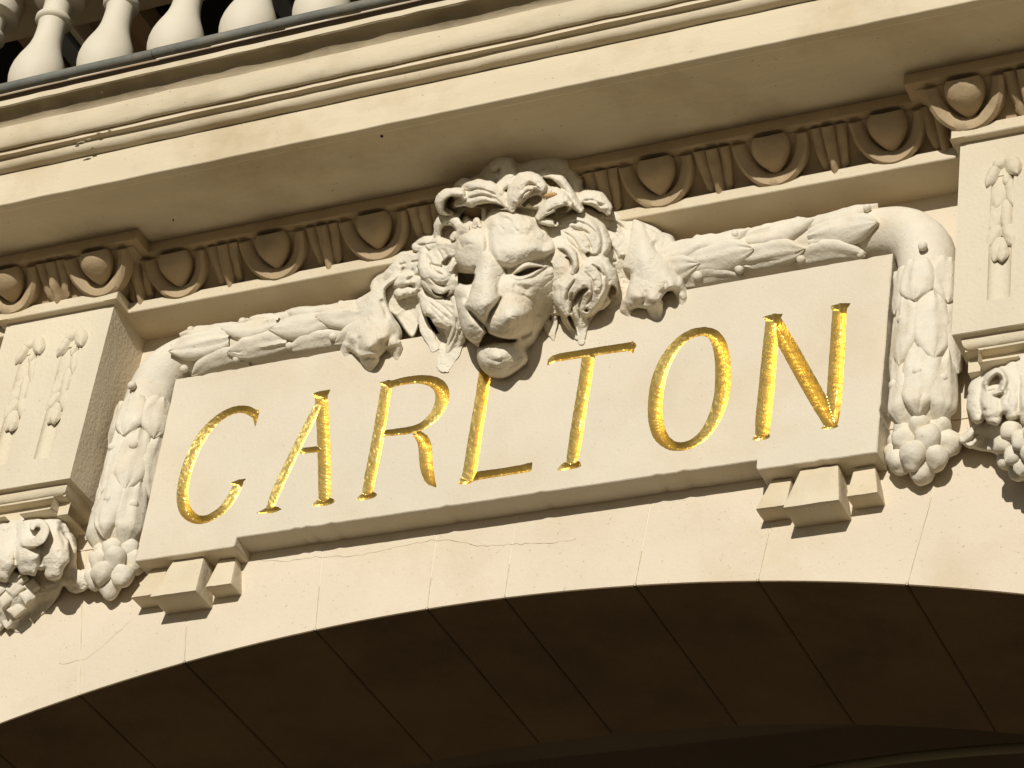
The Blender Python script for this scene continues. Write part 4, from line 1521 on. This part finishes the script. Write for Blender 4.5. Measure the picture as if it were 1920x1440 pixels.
# chin
H.body(K3((500, 1195, .212), (440, 1215, .196), (580, 1205, .194), (640, 1215, .168), (520, 1285, .196), (600, 1285, .158), (450, 1280, .18), (500, 1330, .155), (430, 1165, .195), (510, 1158, .205), (590, 1150, .19)),
       K3((402, 1190), (425, 1160), (500, 1150), (595, 1140), (640, 1165), (692, 1240), (640, 1305), (560, 1350), (490, 1345), (430, 1300), (402, 1235)), 8, .04)
H.smooth(12)
H.hollow(K3((440, 1102), (462, 1089), (490, 1104), (560, 1125), (626, 1130), (600, 1149), (540, 1147), (500, 1148), (468, 1158), (436, 1174), (414, 1178), (424, 1140)), .12, 2)
H.hollow(K3((612, 766), (645, 750), (690, 730), (765, 722), (735, 742), (690, 763), (645, 773)), .19, 2)
H.lock(K3((600, 764, .248), (640, 732, .264), (682, 708, .262), (730, 712, .244), (772, 718, .222)), [2, 4.6, 5.2, 4.0, 1.5], hm=.012, k=.003)      # upper lid
H.lock(K3((580, 770, .252), (640, 788, .262), (700, 772, .252), (740, 748, .236), (790, 718, .205)), [2, 3, 3, 3, 2], hm=.008, k=.006)           # lower lid
H.hollow(K3((272, 772), (300, 752), (340, 756), (392, 760), (380, 812), (340, 826), (300, 812)), .06, 2.5)
H.groove(K3((575, 768), (565, 745), (560, 730)), 2.5, .012)
H.groove(K3((352, 950), (385, 992), (415, 1030), (448, 1068)), [3, 4, 4, 3], .03)             # nostrils
H.groove(K3((545, 898), (530, 905), (505, 948), (480, 985), (464, 1040)), [2.5, 3.2, 3.2, 3], .016)
H.groove(K3((450, 1056), (456, 1078), (460, 1096)), [2.2, 3], .03)
H.groove(K3((468, 480), (464, 560), (458, 650)), [5, 4], .010)
H.groove(K3((720, 970), (716, 1020), (690, 1075), (650, 1110)), [5, 6, 5, 3], .006)     # cheek fold
H.groove(K3((600, 822), (650, 835), (700, 860)), [6, 8], .008)
H.groove(K3((640, 1122), (680, 1106), (716, 1084)), [3, 4.5, 3], .016)
H.groove(K3((440, 1172), (480, 1164), (520, 1176), (580, 1162), (610, 1162)), 3, .008)
H.groove(K3((800, 900), (770, 960), (745, 1000)), 7, .010)
for (x, y, rx, ry, h, r) in ((500, 470, 9, 8, .010, 0), (620, 460, 10, 7, .008, 0), (560, 430, 8, 6, .010, 20), (700, 480, 8, 8, .008, 0), (345, 560, 8, 10, .006, 0), (380, 480, 7, 9, .010, 0), (590, 1000, 12, 11, .006, 0), (640, 500, 26, 12, .008, 0),
                           (520, 1225, 14, 8, .008, 0), (780, 520, 9, 8, .008, 0), (840, 580, 8, 8, .006, 0), (720, 800, 18, 9, .006, -10), (830, 760, 9, 10, .008, 0)):
    px, py = K3((x, y))[0]
    H.bump(px, py, rx, ry, h, r)
for q in (((790, 480), (830, 560), (850, 600)), ((700, 430), (760, 500), (790, 560)), ((820, 640), (860, 700)), ((660, 425), (690, 470)), ((390, 480), (400, 540)), ((770, 830), (830, 780), (870, 760)), ((760, 880), (830, 850)),
          ((560, 440), (600, 470)), ((300, 560), (320, 620)), ((870, 640), (900, 700), (905, 760)), ((740, 440), (800, 470))):
    H.groove(K3(*q), 2.6, .006)
for q in (((520, 480), (560, 520)), ((600, 490), (640, 530)), ((680, 500), (710, 540)), ((740, 560), (790, 590)), ((560, 590), (620, 585), (680, 590)), ((330, 600), (380, 590)), ((640, 870), (700, 900), (730, 930)), ((620, 900), (670, 930)),
          ((760, 740), (820, 720), (860, 690)), ((780, 780), (840, 760)), ((450, 1230), (500, 1250), (560, 1240)), ((470, 1280), (540, 1290)), ((700, 1150), (730, 1100))):
    H.groove(K3(*q), 2.2, .0035)
for q in (((600, 940), (640, 960)), ((590, 1000), (640, 1010)), ((600, 1050), (640, 1045)), ((350, 1000), (380, 1010)), ((350, 1060), (385, 1060))):
    H.groove(K3(*q), 2.0, .003)
H.D -= np.where(H.D > H.base + .004, np.interp(H.Y, [400, 460, 570, 627, 693, 715], [.02, .03, .06, .082, .104, .112]), 0)
H.smooth(3)
H.build('head', lion, M_CARVE, .0011, 3)

# ---------------- mane and shoulders
Mn = Relief(640, 262, 1345, 715, 1.0)
Mn.body(K3((500, 330, .20), (800, 300, .17), (1000, 400, .13), (1100, 500, .10), (1200, 500, .06), (250, 400, .15), (200, 600, .11), (120, 750, .10), (150, 950, .05), (1050, 700, .12), (1100, 850, .075), (1000, 1000, .04),
           (960, 1120, .012), (250, 1100, .05), (220, 1280, .012), (120, 1150, .02), (1300, 600, .06), (0, 750, .06), (-50, 900, .03), (560, 700, .15), (500, 1000, .06), (1400, 560, .04), (-150, 800, .03), (80, 1050, .0), (40, 930, .0), (1160, 800, .03), (1230, 880, .0)),
        K3((190, 440), (192, 345), (240, 300), (320, 260), (420, 245), (540, 280), (600, 280), (660, 215), (740, 210), (860, 215), (940, 310), (1010, 325), (1110, 350), (1150, 430), (1260, 425), (1350, 470), (1440, 520), (1480, 600), (1400, 700), (1280, 840),
           (1200, 880), (1150, 910), (1100, 960), (1045, 1030), (1015, 1130), (985, 1155), (930, 1070), (880, 1000), (700, 1000), (400, 1000), (330, 1080), (270, 1180), (245, 1300), (190, 1290), (190, 1250), (230, 1150), (180, 1080), (110, 960),
           (60, 1100), (20, 1110), (-60, 1000), (-140, 950), (-200, 830), (-120, 700), (-30, 630), (60, 640), (130, 570)), 5, .025)
# shoulders and forelegs
Mn.lock(K3((1060, 470, .10), (1150, 450, .08), (1230, 460, .06), (1320, 520, .05)), [20, 22, 22, 20], hm=.05)
Mn.lock(K3((1110, 560, .09), (1170, 560, .085), (1200, 620, .07)), [22, 24, 18], hm=.04)
Mn.lock(K3((130, 700, .08), (50, 690, .075), (-20, 700, .07), (-60, 760, .06)), [22, 24, 26, 24], hm=.05)
Mn.lock(K3((90, 800, .075), (20, 790, .08), (-40, 800, .075)), [16, 20, 18], hm=.04)
Mn.lock(K3((-30, 870, .07), (40, 850, .07), (90, 860, .06)), [10, 12, 9], hm=.025)
for q in (((30, 700), (60, 690), (95, 695)), ((-20, 760), (-10, 720)), ((0, 800), (60, 770), (100, 780)), ((-30, 850), (10, 830), (60, 840)), ((1120, 500), (1180, 520), (1220, 560)), ((1100, 450), (1180, 470), (1240, 520)),
          ((1150, 600), (1180, 640), (1200, 690)), ((1130, 680), (1190, 690))):
    Mn.groove(K3(*q), 2.5, .010)
for i in range(46):
    r0 = random.Random(i)
    x, y = (r0.uniform(1120, 1230), r0.uniform(650, 880)) if i % 2 else (r0.uniform(-40, 110), r0.uniform(680, 900))
    px, py = K3((x, y))[0]
    Mn.bump(px, py, r0.uniform(2, 5), r0.uniform(2, 5), r0.uniform(-.012, .010))
def lump(pts, outline, r=8, m=.05): Mn.body(K3(*pts), K3(*outline), r, m)


lump(((960, 500, .165), (1040, 540, .165), (1060, 620, .15), (960, 580, .165), (900, 500, .165)), ((865, 470), (960, 425), (1060, 450), (1112, 550), (1108, 640), (1070, 676), (1000, 660), (930, 610), (880, 550)), 12, .06)
lump(((1060, 740, .155), (1080, 840, .14), (1000, 820, .155), (1020, 930, .11), (950, 900, .12)), ((990, 700), (1060, 672), (1125, 720), (1145, 840), (1115, 930), (1040, 1010), (960, 990), (920, 900), (940, 790)), 12, .06)
lump(((900, 830, .15), (890, 900, .14), (960, 1000, .08), (980, 1100, .035)), ((860, 820), (930, 760), (980, 840), (1010, 980), (1010, 1120), (980, 1150), (930, 1070), (880, 980)), 9, .04)
lump(((170, 680, .14), (240, 700, .15), (170, 780, .145), (240, 830, .13)), ((112, 640), (180, 600), (270, 600), (285, 700), (275, 820), (220, 850), (140, 830), (105, 750)), 10, .05)
lump(((160, 930, .10), (220, 1000, .11), (280, 950, .12), (270, 1080, .09), (230, 1220, .04)), ((95, 890), (160, 880), (250, 910), (310, 960), (310, 1080), (270, 1180), (245, 1300), (190, 1290), (225, 1160), (230, 1080), (160, 1010)), 8, .04)
lump(((430, 320, .25), (520, 330, .24), (340, 320, .24), (680, 300, .245), (760, 330, .235), (860, 330, .22)), ((280, 370), (300, 290), (360, 255), (470, 255), (560, 300), (600, 350), (650, 240), (740, 225), (860, 260), (960, 350), (900, 420), (700, 400), (560, 400), (420, 370)), 8, .05)
# locks : left side
L3 = lambda pts, w, st=0, **k: Mn.lock(K3(*pts), [q * 1.22 for q in w], st, **k)
L3(((255, 420, .20), (205, 400, .235), (200, 345, .265), (245, 305, .28), (310, 305, .285), (330, 330, .27)), [5, 8, 9, 8, 7, 4], hm=.026)
Mn.hollow(K3((215, 400), (218, 350), (255, 322), (300, 330), (275, 360), (262, 400), (245, 425)), .19, 2.5)
L3(((65, 605, .10), (110, 580, .115), (160, 572, .115), (195, 560, .11)), [9, 11, 9, 5], 2, hm=.022)
L3(((265, 620, .17), (300, 540, .20), (330, 500, .22), (345, 470, .22)), [12, 16, 12, 4], 2, hm=.03)
L3(((185, 545, .14), (190, 490, .17), (225, 455, .185), (280, 460, .195), (320, 510, .20), (330, 570, .19)), [6, 9, 11, 11, 9, 5], 2, hm=.028)
Mn.hollow(K3((200, 560), (200, 510), (225, 485), (268, 490), (290, 520), (280, 545), (285, 575), (262, 590), (230, 585)), .11, 3)
L3(((140, 600, .13), (190, 590, .15), (240, 600, .16), (285, 590, .16)), [7, 10, 9, 4], 2, hm=.02)
L3(((115, 650, .12), (115, 720, .14), (150, 765, .15), (215, 775, .15), (245, 745, .145)), [9, 13, 14, 10, 4], 2, hm=.035)
L3(((190, 620, .14), (230, 640, .15), (262, 680, .155), (250, 730, .15)), [12, 14, 11, 5], 2, hm=.028)
Mn.hollow(K3((200, 700), (235, 665), (262, 662), (258, 690), (238, 720), (215, 716)), .115, 3)
L3(((112, 740, .11), (130, 800, .13), (180, 845, .135), (225, 845, .13), (262, 800, .14), (275, 770, .14)), [7, 12, 13, 12, 8, 3], 2, hm=.035)
L3(((255, 850, .13), (280, 830, .14), (290, 800, .15)), [7, 9, 5], hm=.02)
Mn.hollow(K3((135, 835), (175, 868), (215, 870), (250, 850), (240, 880), (225, 912), (205, 890), (165, 880)), .075, 3)
L3(((100, 885, .08), (140, 930, .11), (195, 990, .12), (240, 1030, .105), (265, 1040, .10)), [9, 15, 17, 12, 5], 3, hm=.035)
L3(((280, 900, .12), (292, 980, .12), (300, 1060, .10)), [7, 8, 6], hm=.02)
L3(((95, 985, .03), (105, 1050, .045), (135, 1110, .045), (160, 1175, .028)), [6, 8, 9, 7], 2, hm=.02)
L3(((265, 985, .10), (275, 1050, .095), (262, 1110, .075), (225, 1190, .055), (205, 1275, .03), (235, 1300, .02)), [8, 13, 13, 11, 9, 4], 2, hm=.03)
L3(((325, 1080, .09), (300, 1150, .06), (265, 1230, .03), (240, 1285, .014)), [7, 9, 8, 4], 2, hm=.022)
Mn.hollow(K3((128, 1020), (190, 1060), (228, 1095), (236, 1150), (215, 1185), (170, 1130)), .012, 2.5)
# crown curls
L3(((275, 375, .19), (300, 350, .22), (300, 290, .245), (330, 250, .265), (370, 262, .275)), [6, 9, 10, 9, 6], hm=.028)
L3(((290, 365, .235), (360, 330, .265), (430, 305, .28), (500, 315, .275), (560, 370, .255), (585, 395, .245)), [5, 16, 19, 17, 10, 4], 3, hm=.045, groove=.005)
L3(((340, 262, .265), (400, 262, .285), (470, 275, .285), (530, 300, .27)), [8, 12, 11, 6], 2, hm=.03)
Mn.hollow(K3((300, 440), (345, 392), (400, 385), (436, 400), (440, 440), (436, 480), (400, 465), (350, 490), (318, 475)), .12, 3)
Mn.hollow(K3((385, 380), (440, 362), (510, 362), (560, 388), (540, 398), (490, 396), (450, 440), (440, 400)), .17, 3)
L3(((445, 400, .20), (442, 450, .20), (430, 485, .19)), [4, 4, 3], hm=.012)
L3(((600, 400, .245), (606, 340, .27), (640, 270, .285), (690, 232, .285), (735, 250, .275), (768, 280, .26)), [5, 12, 17, 16, 11, 5], 3, hm=.042, groove=.005)
L3(((625, 345, .272), (670, 300, .28), (710, 280, .275)), [5, 8, 4], hm=.018)
L3(((700, 225, .265), (750, 240, .27), (775, 275, .262), (760, 300, .25)), [6, 8, 7, 3], hm=.02)
Mn.hollow(K3((650, 372), (690, 330), (740, 312), (770, 325), (765, 360), (720, 382), (690, 370), (670, 388)), .195, 4)
L3(((745, 205, .24), (800, 202, .24), (860, 222, .235), (900, 270, .225), (935, 325, .21), (985, 395, .18)), [4, 6, 8, 8, 8, 5], hm=.022)
Mn.hollow(K3((770, 222), (815, 222), (850, 245), (880, 285), (850, 290), (800, 262)), .17, 2.5)
L3(((780, 300, .23), (850, 310, .235), (920, 345, .22), (980, 400, .19)), [7, 10, 9, 5], 2, hm=.022)
L3(((970, 345, .17), (1030, 330, .185), (1080, 345, .18), (1125, 385, .165), (1140, 415, .15)), [7, 13, 14, 12, 5], 2, hm=.03)
Mn.groove(K3((985, 375), (1050, 385), (1110, 420)), 3.5, .02)
L3(((750, 440, .235), (790, 400, .25), (840, 362, .255), (890, 350, .25), (925, 365, .235)), [5, 10, 13, 11, 5], 3, hm=.03)
L3(((770, 460, .225), (810, 470, .22), (850, 480, .205)), [6, 7, 4], hm=.016)
Mn.hollow(K3((835, 395), (880, 375), (918, 378), (905, 415), (860, 445), (850, 492), (832, 470), (845, 430)), .165, 4)
L3(((390, 490, .21), (402, 465, .22), (420, 490, .215)), [5, 6, 4], hm=.014)
L3(((270, 560, .19), (285, 540, .195), (300, 545, .19)), [5, 6, 4], hm=.014)
# right side
L3(((880, 470, .17), (960, 460, .165), (1030, 490, .15), (1080, 560, .14), (1085, 630, .13), (1075, 655, .12)), [7, 14, 19, 20, 14, 5], 3, hm=.045, groove=.005)
L3(((900, 530, .165), (960, 560, .16), (1000, 620, .15), (1010, 660, .14)), [9, 16, 17, 9], 2, hm=.03)
Mn.groove(K3((920, 500), (1000, 520), (1040, 545)), 3, .012)
Mn.hollow(K3((1012, 650), (1030, 636), (1050, 648), (1088, 650), (1080, 672), (1035, 680)), .07, 2)
L3(((1010, 690, .13), (1070, 690, .14), (1105, 760, .13), (1120, 830, .11), (1105, 900, .09), (1050, 970, .06)), [9, 17, 21, 19, 14, 6], 3, hm=.045)
L3(((868, 610, .175), (905, 612, .185), (940, 650, .185), (955, 710, .175), (942, 755, .16)), [3, 5, 6, 5, 3], hm=.016)
Mn.hollow(K3((892, 668), (920, 660), (940, 690), (940, 740), (925, 735), (918, 695)), .135, 3)
L3(((1010, 720, .14), (950, 770, .155), (895, 840, .155), (880, 900, .145), (905, 970, .125), (925, 990, .12)), [8, 14, 15, 13, 9, 4], 3, hm=.035)
L3(((1060, 760, .14), (1000, 800, .15), (960, 850, .145), (950, 890, .13)), [6, 9, 9, 4], 2, hm=.02)
Mn.hollow(K3((940, 900), (975, 850), (1020, 835), (1030, 855), (985, 900), (955, 955), (930, 990), (918, 975)), .095, 4)
L3(((1060, 850, .12), (1010, 905, .11), (980, 960, .095), (985, 1050, .06), (990, 1140, .02)), [8, 12, 13, 13, 6], 3, hm=.03)
L3(((868, 905, .11), (885, 980, .09), (920, 1050, .06), (965, 1115, .03)), [4, 5, 6, 4], hm=.016)
Mn.hollow(K3((905, 1000), (930, 990), (950, 1040), (965, 1090), (935, 1060)), .035, 3)
px, py = K3((1020, 965))[0]; Mn.bump(px, py, 3, 3, -.03)
L3(((780, 1010, .055), (800, 1050, .05), (822, 1090, .03), (832, 1125, .012)), [6, 8, 7, 3], 2, hm=.02)
L3(((840, 1000, .06), (838, 1050, .04), (830, 1100, .02)), [5, 5, 3], hm=.014)
Mn.hollow(K3((1130, 880), (1160, 820), (1190, 850), (1180, 900), (1150, 915)), .012, 3)
Mn.body(K3((1120, 860, .012), (1230, 860, .008), (1180, 930, .004), (1120, 950, .004)), K3((1090, 840), (1250, 830), (1250, 920), (1180, 945), (1110, 975)), 3, .006)
# crest in the shade under the soffit
L3(((470, 150, .235), (480, 110, .235), (510, 95, .235), (560, 110, .235), (590, 170, .235), (590, 260, .23)), [16, 22, 24, 24, 22, 12], hm=.06)
L3(((460, 250, .22), (500, 200, .235), (560, 210, .235)), [22, 26, 20], hm=.06)
L3(((500, 150, .262), (540, 120, .268), (575, 160, .268), (575, 230, .268), (540, 270, .265)), [10, 14, 15, 15, 9], hm=.045)
L3(((650, 200, .22), (700, 150, .22), (770, 120, .215), (840, 140, .21), (900, 200, .19), (960, 300, .16)), [14, 24, 26, 26, 24, 14], hm=.06)
L3(((300, 230, .19), (330, 190, .195), (390, 190, .2), (430, 240, .2)), [14, 20, 20, 14], hm=.05)
L3(((1000, 290, .12), (1060, 230, .11), (1100, 260, .10)), [14, 18, 14], hm=.05)
Mn.hollow(K3((295, 745), (420, 700), (560, 660), (800, 680), (830, 800), (780, 1000), (690, 1180), (480, 1250), (420, 1180), (340, 1050), (300, 900)), -.13, 1.5)
Mn.D -= np.where(Mn.D > Mn.base + .004, np.interp(Mn.Y, [500, 570, 640], [0, .022, .040]) * np.clip(Mn.D / .05, 0, 1), 0)
hr_ = random.Random(77)
for pts in (((900, 480), (980, 470), (1060, 520), (1090, 600)), ((920, 520), (980, 520), (1030, 580), (1050, 640)), ((880, 520), (940, 560), (980, 620)), ((1030, 700), (1090, 740), (1110, 820), (1080, 900)), ((1000, 740), (1050, 800), (1050, 880), (1010, 950)),
            ((960, 790), (920, 850), (905, 920)), ((1000, 860), (980, 940), (985, 1040)), ((930, 940), (950, 1010), (970, 1080)), ((130, 660), (160, 740), (220, 770)), ((180, 620), (210, 680), (200, 740)), ((130, 780), (180, 820), (240, 830)), ((120, 910), (190, 970), (250, 1020)),
            ((150, 900), (220, 950), (270, 1000)), ((290, 1000), (280, 1090), (230, 1190)), ((260, 1050), (240, 1120), (215, 1220)), ((330, 300), (420, 285), (520, 320)), ((340, 340), (430, 320), (510, 345)), ((640, 310), (690, 260), (740, 265)), ((640, 350), (680, 300), (730, 290)),
            ((790, 420), (850, 385), (910, 375)), ((1000, 350), (1060, 350), (1110, 385)), ((60, 600), (120, 595), (180, 585)), ((210, 490), (250, 475), (300, 520)), ((850, 240), (900, 300), (960, 370)), ((120, 700), (200, 720), (250, 690)), ((1080, 720), (1120, 780))):
    Mn.groove(K3(*pts), hr_.uniform(1.6, 2.6), hr_.uniform(.006, .011))
for i in range(60):
    x, y = hr_.choice(((1000, 560), (1050, 800), (960, 900), (190, 720), (200, 960), (430, 300), (690, 270), (850, 300), (1060, 350)))
    px, py = K3((x + hr_.uniform(-70, 70), y + hr_.uniform(-80, 80)))[0]
    Mn.bump(px, py, hr_.uniform(2.5, 6), hr_.uniform(2.5, 6), hr_.uniform(-.006, .006))
Mn.smooth(1)
Mn.build('mane', lion, M_CARVE, .0013, 13)

# ---------------- paws
B4 = cc(620, 400, 4.5)
Pw = Relief(622, 500, 762, 712, .8)
Pw.body(B4((560, 480, .075), (480, 560, .085), (400, 640, .09), (300, 800, .095), (200, 850, .08), (420, 800, .10), (500, 780, .085), (300, 950, .115), (400, 950, .12), (200, 980, .10), (500, 980, .095), (300, 1080, .13), (420, 1060, .125), (180, 1080, .09), (300, 1180, .115),
           (400, 1150, .10), (560, 1000, .065), (130, 1060, .07), (250, 1190, .10), (470, 1090, .09)),
        B4((620, 480), (560, 475), (460, 570), (300, 680), (180, 760), (175, 900), (110, 1030), (115, 1110), (230, 1215), (280, 1235), (400, 1225), (500, 1135), (600, 1050), (590, 960), (530, 870), (480, 760), (470, 640), (580, 560)), 6, .03)
Pw.bump(*B4((330, 1120))[0], 16, 13, .022)
Pw.bump(*B4((170, 1050))[0], 10, 10, .020)
Pw.bump(*B4((470, 1040))[0], 11, 11, .018)
Pw.groove(B4((250, 1180), (235, 1110), (250, 1030)), 4, .012)
Pw.groove(B4((430, 1120), (410, 1040), (390, 960)), 4, .008)
Pw.groove(B4((420, 720), (460, 800), (480, 900)), 5, .012)
Pw.lock(B4((140, 1110, .085), (130, 1180, .06), (150, 1270, .045)), [10, 12, 8], hm=.035)
Pw.lock(B4((320, 1190, .13), (330, 1260, .095), (333, 1340, .06)), [19, 17, 10], hm=.05)
Pw.lock(B4((510, 1080, .10), (545, 1140, .08), (558, 1215, .06)), [15, 17, 11], hm=.045)
Pw.lock(B4((480, 1110, .095), (520, 1090, .10), (570, 1090, .085)), [5, 8, 5], hm=.015)
Pw.groove(B4((270, 1235), (310, 1215), (385, 1225)), 2.6, .010)
Pw.D -= np.where(Pw.D > Pw.base + .004, np.interp(Pw.Y, [500, 600, 690], [.0, .04, .06]), 0)
Pw.smooth(8)
Pw.build('paw', lion, M_CARVE, .0012, 23)

D5 = cc(1050, 380, 5.54)
Pw = Relief(1150, 395, 1305, 620, .8)
Pw.body(D5((740, 160, .06), (820, 200, .07), (760, 350, .085), (850, 400, .10), (950, 450, .09), (1050, 420, .065), (680, 600, .09), (800, 600, .115), (950, 620, .12), (1100, 600, .09), (1200, 560, .06), (800, 800, .12), (950, 780, .13), (1100, 800, .12), (1250, 760, .06), (760, 950, .12),
           (900, 950, .135), (1030, 950, .125), (1150, 880, .115), (1250, 900, .08), (720, 1050, .10), (850, 1040, .11), (960, 1050, .115), (640, 620, .08)),
        D5((740, 150), (800, 160), (900, 230), (1000, 290), (1150, 330), (1210, 420), (1260, 560), (1290, 680), (1300, 800), (1300, 920), (1250, 900), (1150, 900), (1070, 975), (1000, 1100), (900, 1105), (800, 1095), (700, 1100), (680, 1000), (700, 880), (730, 760), (640, 680), (640, 600), (690, 480), (720, 300)), 6, .03)
Pw.bump(*D5((790, 980))[0], 13, 11, .016)
Pw.bump(*D5((960, 1000))[0], 12, 11, .016)
Pw.bump(*D5((1170, 850))[0], 12, 12, .020)
Pw.bump(*D5((880, 560))[0], 20, 22, .010)
Pw.groove(D5((870, 1060), (880, 980), (890, 900)), 4, .008)
Pw.groove(D5((1040, 960), (1090, 900), (1100, 800)), 4, .014)
Pw.groove(D5((980, 380), (1000, 480), (1080, 540), (1180, 600)), 4, .014)
Pw.groove(D5((1060, 500), (1150, 540), (1210, 620)), 3, .010)
Pw.groove(D5((880, 220), (920, 320), (960, 400)), 5, .010)
Pw.groove(D5((660, 700), (720, 720), (740, 760)), 5, .014)
Pw.lock(D5((720, 1040, .105), (700, 1110, .08), (735, 1225, .055)), [16, 17, 10], hm=.045)
Pw.lock(D5((980, 1060, .12), (1000, 1140, .085), (1030, 1250, .06)), [18, 19, 13], hm=.05)
Pw.lock(D5((1200, 880, .10), (1240, 950, .075), (1275, 1070, .055)), [19, 18, 12], hm=.05)
Pw.lock(D5((1270, 960, .075), (1300, 1000, .06), (1320, 1030, .045)), [7, 7, 4], hm=.02)
Pw.hollow(D5((1060, 1000), (1110, 930), (1170, 920), (1200, 990), (1130, 1070), (1085, 1130)), -.002, 3)
Pw.D -= np.where(Pw.D > Pw.base + .004, np.interp(Pw.Y, [400, 520, 600], [.0, .045, .065]), 0)
Pw.smooth(8)
Pw.build('paw', lion, M_CARVE, .0012, 29)
#LION_END
# wasp nest tucked into the mane
c = at(*K3((820, 318))[0], -.245)
V, F = lathe([(.006, -.022), (.0085, -.016), (.009, 0), (.0085, .012), (.004, .02)], 12)
V = np.array(V)[:, [2, 1, 0]] + c
nest = put('mud_nest', V, F, M_NEST, None, smooth=60)
nest['label'] = 'tiny ochre mud tube lodged between the mane curls on the lion brow'; nest['category'] = 'insect nest'
